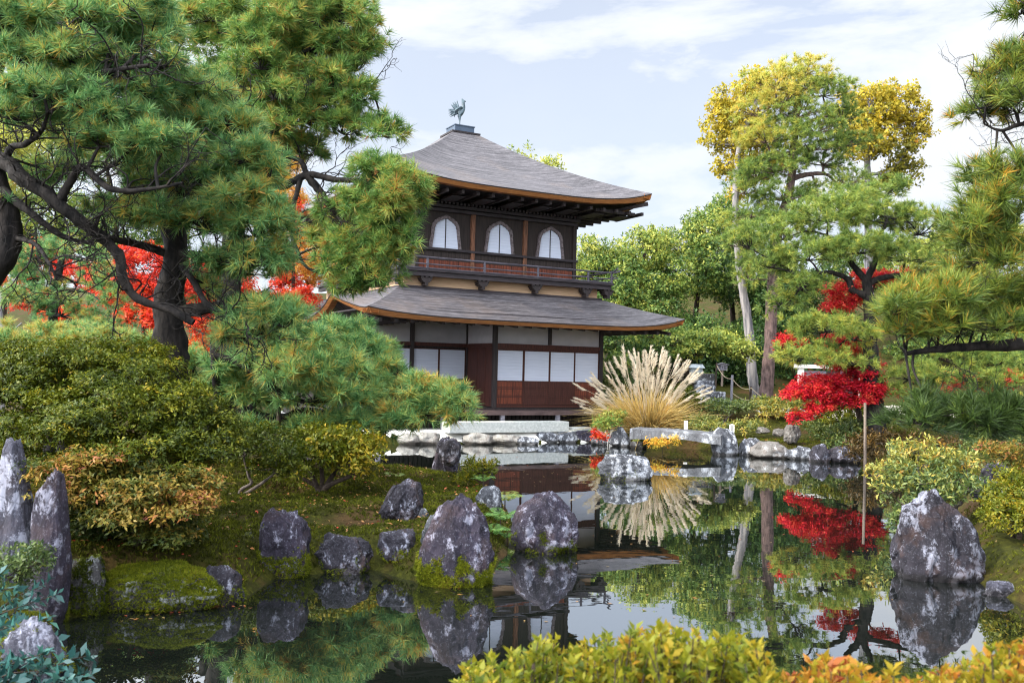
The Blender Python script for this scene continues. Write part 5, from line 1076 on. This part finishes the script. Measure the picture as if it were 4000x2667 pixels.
for i, (x, D, bl, lab, mt, bt) in enumerate(maples):
    b = gbase(x, D, -.1); top = max(bl, key=lambda q: -q[1])
    broadleaf('maple_tree', lab, b, [b, P(x, 800, D), P((x + top[0]) / 2, (800 + top[1]) / 2, D), P(top[0], top[1] + 20, D)], bl, mt, B_BROWN, .13, .045, 6, .12, .42, 240 + i, .14, .03, 'maples in autumn colour', bt, .13, 'maple tree', .025, 1.0, 1.45, .8, -.7)
b = gbase(1990, 25.2)
broadleaf('maple_tree', 'crimson maple with flat layered sprays in front of the wooden gate', b, [b, P(1975, 960, 25.2), P(1965, 900, 25.2), P(1975, 820, 25.2), P(1985, 740, 25.4), P(2010, 650, 25.5)],
          [(1900, 872, 60, 8, 24.5, .7, .05), (1980, 862, 46, 9, 24.5, .6), (1860, 892, 56, 8, 24.2, .7, .1), (1950, 888, 60, 9, 24.3, .7, -.05), (2000, 898, 34, 16, 24.2, .5, .05), (1826, 908, 30, 7, 24.1, .5, .12), (1890, 908, 60, 8, 24.1, .6), (1985, 918, 36, 10, 24.1, .5, .14), (1930, 925, 40, 8, 24.2, .5, -.1), (1885, 938, 34, 7, 24, .45, .05), (1856, 950, 26, 6, 23.9, .35, .1), (1832, 961, 18, 5, 23.9, .3, .14), (1960, 845, 40, 8, 24.8, .5, -.05), (1935, 665, 44, 13, 25, .7, .18), (1945, 690, 40, 10, 24.9, .6, .15), (1925, 708, 36, 9, 24.8, .5, .15),
           (2060, 632, 46, 9, 25.4, .5, .1), (2000, 640, 40, 14, 25.6, .5, .12), (1818, 782, 32, 11, 24.6, .4, .12), (1800, 795, 22, 7, 24.5, .3, .12), (1930, 780, 50, 10, 25, .5), (1960, 805, 60, 12, 25, .6), (1940, 835, 70, 14, 25, .6, -.05), (1985, 840, 40, 12, 25.2, .5), (2105, 905, 46, 14, 24.6, .5, .1)], L_RED, B_BROWN, .105, .032, 7, .078, .26, 251, .10, .03, None, .54, .20, 'maple tree', .018, .62, 1.5, 1.6, -.9, (), 7)
b = gbase(2230, 27.5)
broadleaf('maple_tree', 'low red maple peeping under the dark boughs at the right', b, [b, P(2230, 920, 27.5), P(2225, 880, 27.5)], [(2200, 872, 60, 12, 27, .7, .1), (2290, 880, 40, 10, 27, .6, .15), (2150, 905, 40, 12, 27, .5), (2340, 865, 40, 12, 27, .5, .2), (2250, 900, 40, 9, 27, .5)], L_RED, B_BROWN, .11, .035, 7, .085, .28, 252, .08, .03, None, .48, .12, 'maple tree', .018, .9, 1.5, 1.6, -.9, (), 6)
# bare pale branches at far left
b = gbase(5, 20); t_ = thing('bare_tree', b, 'leafless pale grey tree at the left edge under the pines', 'tree'); q = TB()
q.limb([b, P(5, 800, 20), P(0, 720, 20), P(8, 665, 20), P(40, 640, 20)], .09, .03, seed=1); q.limb(path((4, 690, 20), (-10, 650, 20), (-20, 620, 20)), .05, .02, seed=2); q.limb(path((0, 750, 20), (25, 760, 20), (50, 742, 20)), .04, .015, seed=3); q.limb(path((5, 670, 20), (20, 672, 20), (48, 660, 20)), .03, .012, seed=4)
q.build('trunk', B_PALE, t_, b)

# ------------------------------------------------------------------ shrubs
def shrub(name, label, x, D, stems, blobs, mat, L, w, K, spacing, clump, seed, base_t=.45, var=.12, r=.03, group=None, cat='shrub', bm=None, open_=1.0, up=.4, cover=1.0, bottom=-.5, z=None, fold=.2, jit=.3, twig=.012, flat=.75):
    b = gbase(x, D, -.04)
    if z is not None: b[2] = z
    rng = np.random.default_rng(seed); t = thing(name, b, label, cat, group); tb = TB(); anchors = [b]
    for k, s in enumerate(stems):
        pts = [b + np.array([rng.normal() * .03, rng.normal() * .03, 0])] + path(*s); tb.limb(pts, r, r * .45, 8, 7 * len(pts), .18, seed + k); anchors += list(spline(pts, 12)[4:])
    pts, ax, ts, SUB = blob_points(blobs, spacing, rng, cover, clump, bottom, flat=flat); V, F, T = leaves(pts, ax, ts, L, w, K, rng, open_, up, base_t, var, fold, jit)
    npmesh('foliage', V, F, mat, t, T, False, b)
    if stems: tb.build('stem', bm or B_BROWN, t, b); tb = TB()
    twigwork(tb, SUB, anchors, twig, rng, cap=10); tb.build('branchwork', bm or B_BROWN, t, b); return t
shrub('azalea_shrub', 'large dark green domed shrub filling the left bank below the pines', 230, 8.9, [((150, 1000, 8.9),), ((300, 1000, 8.9),), ((380, 1040, 8.8),)],
      [(170, 860, 170, 70, 9.3, .9), (70, 900, 110, 70, 9.1, .8), (300, 880, 130, 70, 9.3, .8), (380, 950, 130, 70, 9, .8), (250, 960, 170, 80, 8.7, .8), (110, 980, 140, 80, 8.6, .8), (440, 1010, 90, 60, 8.9, .6), (20, 1010, 70, 80, 8.5, .6), (330, 1030, 140, 60, 8.6, .7), (180, 1060, 150, 60, 8.4, .7), (450, 960, 70, 40, 9, .5), (420, 1070, 80, 44, 8.7, .5), (490, 1040, 56, 50, 8.9, .45), (510, 1000, 40, 40, 9, .4), (260, 820, 110, 40, 9.6, .7, .06), (100, 830, 110, 40, 9.5, .7, .06), (-20, 900, 80, 90, 9, .6)], L_SHRUB, .046, .017, 6, .052, .34, 301, .44, .15, .03, None, 'shrub', None, 1.25, 1.0, 1.0, flat=.34)
shrub('autumn_shrub', 'shrub turning orange and pink below the large dark dome', 330, 8.4, [((300, 1180, 8.4),), ((400, 1180, 8.4),)],
      [(180, 1080, 90, 40, 8.1, .5, .12), (270, 1130, 100, 44, 8.1, .5, .02), (160, 1130, 60, 50, 8.0, .4, .08), (360, 1120, 90, 50, 8.2, .5, -.06), (400, 1170, 80, 44, 8.2, .5, .18), (300, 1180, 80, 36, 8.0, .4, -.05), (450, 1160, 40, 46, 8.2, .35, .32), (370, 1235, 60, 26, 8.1, .3, -.15), (240, 1060, 60, 36, 8.1, .4, .2), (330, 1070, 90, 40, 8.5, .5, -.1), (250, 1190, 90, 40, 8.5, .5, -.25), (340, 1215, 80, 34, 8.5, .4, -.28), (440, 1110, 60, 40, 8.4, .4, .05), (180, 1180, 60, 40, 8.5, .4, -.25), (420, 1220, 50, 28, 8.5, .3, -.25), (280, 1235, 80, 36, 8.6, .35, -.34), (200, 1230, 60, 40, 8.7, .35, -.34), (360, 1250, 60, 26, 8.7, .3, -.34)], L_AUT, .056, .020, 6, .062, .28, 302, .40, .12, .025, None, 'shrub', None, 1.3, 1.0, .95, flat=.34)  # lowest clumps toned darker: shade of the hollow put into the leaf colour
shrub('red_seedling', 'tiny dark red maple seedling in the dark hollow', 360, 8.6, [((350, 1250, 8.6), (362, 1215, 8.6))], [(360, 1218, 26, 18, 8.55, .15)], L_RED, .06, .022, 6, .06, .12, 303, .25, .08, .006, open_=1.4)
shrub('leaning_shrub', 'small leaning tree with crooked bare stem at the bank', 560, 12, [((543, 1172, 12), (552, 1128, 12), (577, 1110, 12), (571, 1092, 12), (560, 1050, 12)), ((552, 1140, 12), (600, 1110, 12), (640, 1080, 12))],
      [(600, 1020, 66, 30, 12, .5), (650, 1050, 50, 36, 11.9, .4), (560, 1040, 40, 34, 12, .4), (680, 1080, 26, 40, 11.8, .3, .12), (620, 1075, 50, 26, 12, .4), (590, 1000, 60, 20, 12.2, .4, -.05)], L_SHRUB, .065, .024, 6, .08, .22, 304, .40, .12, .032, bm=B_GREY)
shrub('azalea_shrub', 'round green shrub with several mossy stems on the bank, yellowing at right', 738, 12.6, [((725, 1110, 12.6), (700, 1060, 12.6)), ((740, 1100, 12.6), (735, 1040, 12.6)), ((752, 1110, 12.6), (780, 1070, 12.6), (810, 1050, 12.6)), ((730, 1120, 12.7), (680, 1090, 12.7)), ((755, 1115, 12.5), (800, 1095, 12.5), (830, 1080, 12.5))],
      [(720, 1010, 60, 26, 12.7, .5), (780, 1015, 66, 32, 12.6, .5, .06), (830, 1045, 40, 34, 12.5, .4, .28), (740, 1045, 60, 30, 12.5, .5), (680, 1040, 44, 30, 12.7, .4, -.1), (800, 1065, 50, 26, 12.4, .4, .22), (850, 1030, 24, 26, 12.6, .3, .2)], L_SHRUB, .075, .032, 6, .085, .22, 305, .55, .13, .045, bm=B_BROWN)
shrub('azalea_shrub', 'small tufty shrub growing beside the rock pillar', 1090, 14.6, [((1090, 1100, 14.6),)], [(1090, 1085, 34, 20, 14.5, .25), (1115, 1078, 20, 16, 14.5, .2), (1075, 1100, 24, 16, 14.4, .2)], L_SHRUB, .09, .022, 7, .09, .16, 306, .62, .12, .012, open_=.7)
# right bank
shrub('azalea_shrub', 'big yellow green azalea with pale leaf tips behind the huge right boulder', 2150, 13.4, [((2160, 1180, 13.4), (2120, 1120, 13.4)), ((2190, 1190, 13.4), (2200, 1120, 13.4)), ((2180, 1180, 13.4), (2210, 1150, 13.4), (2230, 1100, 13.4))],
      [(2130, 1062, 80, 26, 13.5, .5, .14), (2062, 1080, 46, 26, 13.4, .4, .18), (2205, 1062, 54, 28, 13.4, .45, .10), (2100, 1105, 80, 30, 13.1, .5, -.08), (2190, 1105, 70, 30, 13, .5, -.12), (2050, 1125, 44, 14, 12.9, .3, .08), (2140, 1145, 66, 20, 12.8, .4, -.12), (2080, 1158, 44, 18, 12.8, .35, -.1), (2230, 1125, 34, 20, 12.9, .35, -.05), (2020, 1090, 26, 9, 13, .2, .22), (2110, 1035, 66, 14, 13.7, .4, .26)], L_AZAL, .085, .030, 6, .098, .26, 307, .42, .15, .05, None, 'shrub', B_GREY, 1.0, .4, .85)
shrub('azalea_shrub', 'green azalea hanging down beside the huge boulder', 2120, 11.8, [((2110, 1190, 11.8),)], [(2090, 1200, 40, 22, 11.8, .3), (2130, 1185, 40, 16, 11.8, .3), (2110, 1230, 26, 20, 11.6, .25)], L_AZAL, .08, .032, 6, .085, .2, 308, .28, .12, .02)
shrub('azalea_shrub', 'small leaved green shrub at the right picture edge', 2340, 10.6, [((2330, 1180, 10.6), (2320, 1150, 10.6)), ((2350, 1190, 10.6), (2370, 1150, 10.6))], [(2330, 1150, 50, 34, 10.6, .5), (2310, 1190, 44, 26, 10.4, .4), (2370, 1180, 60, 50, 10.6, .5), (2350, 1110, 50, 26, 10.9, .4, -.05), (2300, 1170, 26, 20, 10.4, .3)], L_SHRUB, .055, .022, 6, .062, .2, 309, .66, .13, .03, cover=1.2)
shrub('azalea_shrub', 'greyish pink leaved shrub above the dark shaded boulder', 2320, 13.2, [((2320, 1060, 13.2),)], [(2320, 1045, 46, 30, 13.3, .5), (2280, 1035, 30, 20, 13.2, .4), (2350, 1070, 36, 26, 13.1, .4)], L_AUT, .07, .024, 6, .085, .22, 310, .50, .15, .02)
shrub('low_pine_shrub', 'bright moss green cloud shrub below the white wall at the right', 2310, 16, [((2310, 1030, 16),)], [(2290, 1015, 60, 14, 16, .6), (2340, 1000, 50, 20, 16, .6), (2250, 1025, 40, 12, 16, .5), (2350, 1030, 40, 16, 15.8, .5)], L_AZAL, .08, .024, 7, .10, .24, 311, .34, .10, .02)
shrub('autumn_shrub', 'rusty brown shrub overhanging the water at the foot of the cloud pine', 2010, 21.5, [((2010, 1020, 21.5),)], [(2000, 1030, 50, 28, 21.4, .8), (2060, 1020, 60, 20, 21.6, .8, -.05), (1975, 1045, 24, 24, 21.2, .5), (2120, 1030, 60, 14, 21.6, .7, .08), (2180, 1022, 50, 12, 21.6, .6, .12)], L_RUST, .11, .035, 6, .12, .30, 312, .45, .14, .03)
shrub('cloud_shrub', 'green flat topped cloud pruned shrub on pale legs right of the steps', 1665, 29, [((1660, 962, 29), (1645, 945, 29)), ((1668, 962, 29), (1690, 945, 29))], [(1650, 936, 30, 13, 29, .6), (1690, 934, 30, 13, 29, .6), (1670, 940, 40, 11, 28.7, .6)], L_AZAL, .12, .045, 6, .13, .3, 313, .30, .10, .03, bm=B_PALE)
shrub('cloud_shrub', 'orange tinted cloud pruned shrub at the foot of the tall trunks', 1790, 29, [((1780, 962, 29), (1765, 945, 29)), ((1800, 962, 29), (1830, 945, 29))], [(1760, 930, 34, 15, 29, .7, -.05), (1800, 935, 40, 16, 28.8, .7, .05), (1840, 940, 40, 14, 28.8, .7, .12), (1770, 950, 36, 10, 28.5, .6, .2), (1850, 925, 40, 12, 29.2, .7, -.1)], L_AZAL, .12, .045, 6, .13, .3, 314, .56, .14, .03, bm=B_PALE)
shrub('cloud_shrub', 'dark green cloud pruned shrub under the crimson maple', 1945, 27, [((1930, 985, 27), (1925, 955, 27)), ((1955, 985, 27), (1975, 960, 27))], [(1910, 940, 40, 13, 27, .7), (1960, 935, 50, 14, 27, .7), (1990, 955, 46, 20, 26.8, .7, -.1), (1920, 970, 50, 20, 26.6, .7, -.05)], L_SHRUB, .12, .045, 6, .13, .3, 315, .56, .13, .04)
shrub('ground_shrub', 'spreading low olive shrub on the moss left of the prop pole', 1925, 25, [((1925, 1005, 25),)], [(1900, 1000, 40, 12, 25, .6), (1950, 1000, 50, 22, 24.8, .7, .02), (1970, 985, 40, 18, 25, .6), (1860, 985, 36, 10, 25.5, .5, .1), (1930, 1025, 40, 14, 24, .5)], L_AZAL, .11, .04, 6, .13, .3, 316, .28, .12, .02)
shrub('ground_shrub', 'bright yellow green ground shrub behind the stone bridge', 1630, 26.5, [((1630, 985, 26.5),)], [(1610, 968, 40, 10, 26.8, .6), (1640, 985, 40, 9, 26.2, .5, .1), (1600, 985, 30, 8, 26.3, .5), (1700, 985, 30, 12, 26.3, .5, .05), (1730, 975, 36, 9, 26.8, .5, .1)], L_AZAL, .10, .035, 6, .12, .28, 317, .48, .10, .02)
shrub('ground_shrub', 'dark blue green shrub at the foot of the stone steps', 1585, 31.5, [((1585, 930, 31.5),)], [(1585, 925, 26, 22, 31.5, .7), (1570, 910, 26, 24, 31.8, .7), (1620, 935, 26, 10, 31, .5)], L_SHRUB, .12, .05, 6, .14, .32, 318, .45, .12, .03)
shrub('maple_seedling', 'orange red seedling on the edging stones left of the bridge', 1376, 25.4, [((1376, 1000, 25.4),)], [(1372, 1000, 16, 7, 25.4, .25), (1388, 1006, 14, 6, 25.3, .2, .1), (1365, 992, 10, 5, 25.4, .15)], L_REDO, .09, .03, 6, .10, .16, 319, .5, .2, .01, open_=1.4)
shrub('maple_seedling', 'yellow leaved maple sprig hanging over the water under the bridge', 1522, 23.9, [((1520, 1022, 23.9),)], [(1515, 1016, 22, 7, 23.8, .3), (1540, 1010, 18, 6, 23.8, .25), (1500, 1020, 14, 4, 23.7, .2)], L_ORAN, .10, .03, 6, .12, .2, 320, .85, .12, .01, open_=1.45, z=.02)
shrub('ground_shrub', 'yellow green fern like shrub at the left foot of the plume grass', 1400, 26.6, [((1400, 985, 26.6),)], [(1396, 972, 26, 14, 26.3, .5), (1412, 960, 22, 12, 26.4, .4, .1), (1385, 985, 14, 8, 26.2, .3)], L_FERN, .13, .04, 6, .12, .24, 321, .75, .12, .02)
b = gbase(1425, 34)
broadleaf('garden_bush', 'layered green bush between temple corner and plume grass', b, [b, P(1425, 880, 34), P(1425, 850, 34)], [(1425, 835, 40, 18, 34, .9), (1410, 865, 36, 20, 34, .9, -.1), (1445, 870, 36, 24, 34, .9, -.1), (1420, 905, 40, 26, 33.8, .9, -.2)], L_OAK, B_BROWN, .13, .05, 6, .15, .4, 322, .08, .03, None, .50, .12, 'shrub', .03)
b = gbase(1640, 36.5)
broadleaf('garden_tree', 'bright leaved branch of an oak spreading over the stone steps', b, [b, P(1575, 850, 36.5), P(1570, 800, 36.5), P(1590, 770, 36)], [(1560, 780, 60, 22, 36, 1, .02), (1640, 785, 60, 20, 35.5, 1, .1), (1700, 800, 44, 16, 35.2, .8, .15), (1600, 810, 60, 16, 35.4, .9, .02), (1500, 770, 60, 26, 37, 1, -.1), (1720, 815, 24, 10, 35, .5, .15)], L_OAK, B_BROWN, .17, .065, 6, .16, .5, 323, .2, .05, None, .66, .12, 'tree', .05, 1.0, 1.1, .2, -.7)

# ------------------------------------------------------------------ plume grass, ferns, foreground hedge, camellia
def plume_grass():
    b = gbase(1485, 27.3, .0); t = thing('plume_grass', b, 'great fan of dry golden plume grass beside the temple corner', 'ornamental grass'); rng = np.random.default_rng(401); s = 26.9 / PXM
    Vb, Fb, Tb_, o = [], [], [], 0; st = TB(); pv = []
    def blade(root, d, L, bend, w, n=6):
        u = np.linspace(0, 1, n)[:, None]; side = unit(np.cross(d, rng.normal(size=3))) * w
        p = root + d * L * u + np.array([d[0], d[1], 0]) * L * bend * u ** 2 - np.array([0, 0, 1]) * L * bend * .75 * u ** 2.4
        wd_ = (1 - u ** 1.5) * .95 + .05; return np.concatenate([p - side * wd_, p + side * wd_]), p
    for k in range(2600):
        a = rng.random() * 6.28; tilt = abs(rng.normal()) * .42 + .04; d = np.array([math.sin(tilt) * math.cos(a) * 1.1, math.sin(tilt) * math.sin(a), math.cos(tilt)]); r = rng.random() ** .5 * .62
        V, _ = blade(np.array([r * math.cos(a + .3), r * math.sin(a + .3) * .6, 0]), d, rng.uniform(.8, 1.85), rng.uniform(.15, .8), .015); n = len(V) // 2
        Vb.append(V); F = [(i, i + 1, n + i + 1, n + i) for i in range(n - 1)]; Fb.append(np.array(F) + o); Tb_ += [np.clip(.4 + rng.normal() * .22, 0, 1)] * (n - 1); o += len(V)
    npmesh('blades', np.vstack(Vb), np.vstack(Fb), L_GRASS, t, np.array(Tb_))
    tips = []
    for k in range(120):
        f = float(np.clip(rng.choice([-.75, -.35, 0, .12, .45, .7], p=[.2, .12, .16, .14, .2, .18]) + rng.normal() * .17, -1.1, 1.05)); ph = rng.normal() * .5
        tilt = f * (.62 if f < 0 else .50) + rng.normal() * .06; L = (2.18 - .42 * abs(f) ** 1.4) * rng.choice([.62, .78, .9, 1.0, 1.06]) * rng.uniform(.95, 1.05)
        d = unit(np.array([math.sin(tilt), math.sin(ph) * .35, math.cos(tilt)]))
        root = np.array([f * .40 + rng.normal() * .14, ph * .45, 0]); u = np.linspace(0, 1, 8)[:, None]; out_ = np.sign(f) * (.04 + .20 * abs(f)) * rng.uniform(.3, 1.5)
        p = root + d * L * u + np.array([out_, rng.normal() * .10, -.30 * abs(f) ** 1.3 * rng.uniform(.5, 1.5)]) * L * u ** 2.2
        st.add(*tube(p, np.linspace(.0065, .004, 8), 4)); tips.append((p[-1], unit(p[-1] - p[-3])))
    st.build('stalks', L_PLUME, t)
    V, F, T, o = [], [], [], 0
    for p, d in tips:
        L = rng.uniform(.34, .52); n = 85; u = rng.random((n, 1)); q = p + d * (u - .25) * L; dd = unit(d * 1.0 + rng.normal(size=(n, 3)) * .26 + np.array([np.sign(d[0]) * .30, 0, -.10])); l = L * .40 * (1.1 - .45 * u)
        s_ = unit(np.cross(dd, rng.normal(size=(n, 3)))) * .011; V.append(np.stack([q - s_, q + s_, q + dd * l], 1).reshape(-1, 3)); F.append(np.arange(3 * n).reshape(-1, 3) + o); o += 3 * n; T.append(np.clip(rng.normal(.5, .15, 1) + rng.normal(size=n) * .15, 0, 1))
    npmesh('plumes', np.vstack(V), np.vstack(F), L_PLUME, t, np.concatenate(T))
plume_grass()
def fern(x, y, D, R, n, seed, label, tone=.5, z=None):
    c = P(x, y, D); rng = np.random.default_rng(seed); t = thing('fern', c, label, 'fern', 'ferns on the bank'); V, F, T, o = [], [], [], 0
    for k in range(n):
        a = k * 6.28 / n + rng.normal() * .25; L = R * rng.uniform(.75, 1.15); u = np.linspace(.08, 1, 13); h = L * (1.0 * u - .75 * u ** 2.2) * rng.uniform(.7, 1.1)
        rad = np.array([math.cos(a), math.sin(a), 0]); sd = np.array([-math.sin(a), math.cos(a), 0]); p = rad * (L * u)[:, None] * .85 + np.array([0, 0, 1]) * h[:, None]
        for i in range(12):
            w_ = L * .30 * math.sin(math.pi * min(1, u[i] * .9 + .08)) ** .8
            for s_ in (-1, 1):
                tip = p[i] + sd * s_ * w_ + rad * w_ * .35 + np.array([0, 0, -.25 * w_]); m_ = (p[i] + tip) / 2; ww = (p[i + 1] - p[i]) * .48
                V += [p[i], m_ - ww * .7, tip, m_ + ww]; F.append((o, o + 1, o + 2, o + 3)); o += 4; T.append(tone + rng.normal() * .1)
    npmesh('fronds', np.array(V), np.array(F), L_FERN, t, np.clip(T, 0, 1))
    q = TB(); q.limb([[0, 0, -.15], [0, 0, .02]], .012, .008, 6, 4); q.build('crown_root', B_BROWN, t)
for a in [(1150, 1195, 11.6, .34, 9, 411, 'large fern arching between the peaked boulder and the pond boulder', .55), (1130, 1225, 11.0, .30, 8, 412, 'lower bright fern touching the peaked boulder', .45), (1160, 1150, 12.6, .36, 8, 413, 'tall yellowing fern behind the grey domed stone', .75), (1110, 1105, 14.2, .26, 7, 414, 'small fern at the foot of the rock pillar', .55),
          (940, 1275, 9.9, .20, 7, 415, 'little fern left of the peaked boulder', .4), (560, 1330, 9.6, .14, 6, 416, 'tiny fern on the waterline beside the bare end boulder', .35), (905, 1100, 14.6, .26, 7, 417, 'yellowish fern beside the low black rock', .7), (1165, 1235, 11.0, .22, 7, 418, 'dark fern at the waterline between two boulders', .3)]:
    fern(*a)
def front_bush(name, label, x0, x1, ytop, D, seed, base_t, n, L=.044, cat='hedge', var=.1, grp=None, mat=None, w=.020):
    mat = mat or L_FRONT; rng = np.random.default_rng(seed); b = P((x0 + x1) / 2, 1700, D); b[2] = gz(b[0], b[1]) - .03; t = thing(name, b, label, cat, grp)
    st = TB(); PS, AX, TS = [], [], []
    for k in range(n):
        x = rng.uniform(x0, x1); d = D + rng.normal() * .22; f = np.interp(x, *ytop) + 30 if isinstance(ytop, tuple) else ytop
        y = f + abs(rng.normal()) * 60 + rng.uniform(-26, 34); tip = P(x, y, d); root = np.array([tip[0] + rng.normal() * .05, tip[1] + rng.normal() * .05, tip[2] - rng.uniform(.35, .6)])
        ax = unit(tip - root); st.add(*tube(np.array([root, (root + tip) / 2 + rng.normal(size=3) * .01, tip]), [.004, .003, .002], 5)); m_ = 7
        u = np.linspace(.45, 1.0, m_)[:, None]; PS.append(root + (tip - root) * u); AX.append(np.repeat(ax[None], m_, 0)); TS.append(np.full(m_, rng.normal() * .13) + np.linspace(-.14, .08, m_))
    pts, ax, ts = np.vstack(PS), np.vstack(AX), np.concatenate(TS); V, F, T = leaves(pts, ax, ts, L, w, 5, rng, .75, .5, base_t, var, .25, .12)
    npmesh('foliage', V, F, mat, t, T, False, b); st.build('stems', B_BROWN, t, b); return t
G2 = 'clipped foreground bushes'
front_bush('front_bush', 'yellow green foreground bush along the middle of the bottom edge', 1045, 1440, ([1040, 1090, 1160, 1260, 1330, 1420, 1460], [1545, 1500, 1490, 1450, 1470, 1450, 1440]), 3.3, 421, .20, 330, grp=G2)
front_bush('front_bush', 'tallest golden green foreground bush with upright shoots', 1420, 1800, ([1400, 1460, 1540, 1600, 1680, 1760, 1800], [1465, 1425, 1420, 1455, 1450, 1490, 1540]), 3.1, 422, .27, 340, grp=G2)
front_bush('front_bush', 'deep orange foreground bush right of the golden green one', 1790, 2110, ([1780, 1850, 1900, 1960, 2040, 2110], [1560, 1520, 1500, 1510, 1545, 1545]), 3.0, 423, .66, 250, grp=G2)
front_bush('front_bush', 'orange and yellow foreground bush in the bottom right corner', 2090, 2420, ([2090, 2150, 2200, 2260, 2340, 2420], [1550, 1530, 1515, 1490, 1470, 1450]), 3.0, 424, .46, 290, var=.16, grp=G2)
def camellia():
    D = 5.0; b = gbase(20, D); t = thing('camellia_bush', b, 'glossy blue green camellia sprays in the lower left corner', 'shrub'); rng = np.random.default_rng(431); st = TB(); PS, AX = [], []
    for x, y, d in [(205, 1545, 5.0), (205, 1505, 5.05), (150, 1520, 4.9), (120, 1470, 5.2), (60, 1480, 5.1), (90, 1540, 4.7), (30, 1520, 4.8), (150, 1560, 4.7), (20, 1440, 5.3), (100, 1500, 4.9), (0, 1490, 5), (60, 1430, 5.4), (180, 1575, 4.8), (40, 1570, 4.6), (-10, 1550, 4.6), (110, 1420, 5.5), (130, 1365, 6.3), (70, 1385, 6.2), (30, 1350, 6.2), (0, 1320, 6.2), (100, 1345, 6.3)]:
        tip = P(x, y, d); root = P(x - 130 - rng.uniform(0, 40), y + 60 + rng.uniform(0, 40), d); m_ = (tip + root) / 2 + np.array([0, 0, .05]); q = spline([root, m_, tip], 9); st.add(*tube(q, np.linspace(.006, .003, 9), 5)); PS.append(q[2:]); AX.append(np.repeat(unit(tip - m_)[None], 7, 0))
    pts, ax = np.vstack(PS), np.vstack(AX); V, F, T = leaves(pts, ax, np.zeros(len(pts)), .085, .038, 4, rng, .95, .2, .5, .18, .3, .15)
    npmesh('foliage', V, F, L_CAM, t, T, False, b); st.build('stems', B_BROWN, t, b)
camellia()
shrub('azalea_shrub', 'small green azalea at the foot of the two standing stones', 40, 6.9, [((40, 1330, 6.9),)], [(40, 1300, 60, 40, 6.9, .3), (80, 1290, 30, 24, 6.9, .2), (10, 1350, 50, 40, 6.8, .3)], L_AZAL, .05, .016, 7, .06, .14, 432, .22, .1, .01)

# ------------------------------------------------------------------ moss, floating leaves
def moss_field():
    rng = np.random.default_rng(501); n = 60000
    x = rng.uniform(-6.5, .4, n); y = rng.uniform(8, 18, n); s = pond_sd(x, y); k = (s > .05); x, y = x[k], y[k]
    z = ground_z(x, y); pts = np.stack([x, y, z], -1); f = fbm(pts * 1.3, 8, 3); k = f > -.55; pts = pts[k]
    V, F, T = moss_tufts(pts, np.tile([0, 0, 1.], (len(pts), 1)), .055, rng, .40, 5, .013)
    x = rng.uniform(4.5, 14, n); y = rng.uniform(8, 30, n); s = pond_sd(x, y); k = (s > .05) & ~((x > 5.6) & (x < 7.9) & (y > 8.7) & (y < 10.8)); x, y = x[k], y[k]
    p2 = np.stack([x, y, ground_z(x, y)], -1); k = fbm(p2 * .9, 8, 3) > -.2; p2 = p2[k]
    V2, F2, T2 = moss_tufts(p2, np.tile([0, 0, 1.], (len(p2), 1)), .05, rng, .48, 4, .016)
    V, F, T = catm([(V, F, T), (V2, F2, T2)]); o = npmesh('moss', V, F, L_MOSS, None, T); props(o, 'low tufted moss covering the banks', 'moss', None, 'stuff')
moss_field()
def litter():
    rng = np.random.default_rng(503); n = 1000; x = rng.uniform(-5.5, .2, n); y = rng.uniform(8, 17, n); k = pond_sd(x, y) > .06
    x2 = rng.uniform(4.8, 13, n); y2 = rng.uniform(8, 29, n); k2 = pond_sd(x2, y2) > .06; x = np.concatenate([x[k], x2[k2]]); y = np.concatenate([y[k], y2[k2]]); z = ground_z(x, y) + .03
    pts = np.stack([x, y, z], -1); V, F, T = leaves(pts, np.tile([0, 0, 1.], (len(x), 1)), np.zeros(len(x)), .05, .025, 2, rng, 1.4, .5, .55, .3, .2, .4)
    o = npmesh('fallen_leaves', V, F, L_FLOAT, None, T); props(o, 'brown and yellow fallen leaves scattered over the mossy banks', 'leaves', None, 'stuff')
litter()
def floating():
    rng = np.random.default_rng(502); V, F, T, o = [], [], [], 0
    for k in range(240):
        if k < 150: p = G(rng.uniform(900, 2050), 1060 + rng.random() ** 1.5 * 380)
        elif k < 190: p = G(*(np.array([280, 1420]) + rng.random() * np.array([290, -32]) + rng.normal(size=2) * [8, 4]))
        else: p = G(rng.uniform(1150, 1400), rng.uniform(1045, 1110))
        if pond_sd(np.array([p[0]]), np.array([p[1]]))[0] > -.02 and (k > 190 or k < 150): continue
        r = rng.uniform(.010, .026); a = rng.random() * 6.28; q = [(p[0] + r * (1.2 if j % 4 == 0 else .5) * math.cos(a + j * .785), p[1] + r * (1.2 if j % 4 == 0 else .5) * math.sin(a + j * .785), .004 + .003 * rng.random()) for j in range(8)]
        V += q; F.append(tuple(range(o, o + 8))); o += 8; T.append(rng.random())
    ob = npmesh('floating_leaves', np.array(V), np.array(F), L_FLOAT, None, np.array(T)); props(ob, 'fallen leaves floating on the pond', 'leaves', None, 'stuff')
floating()
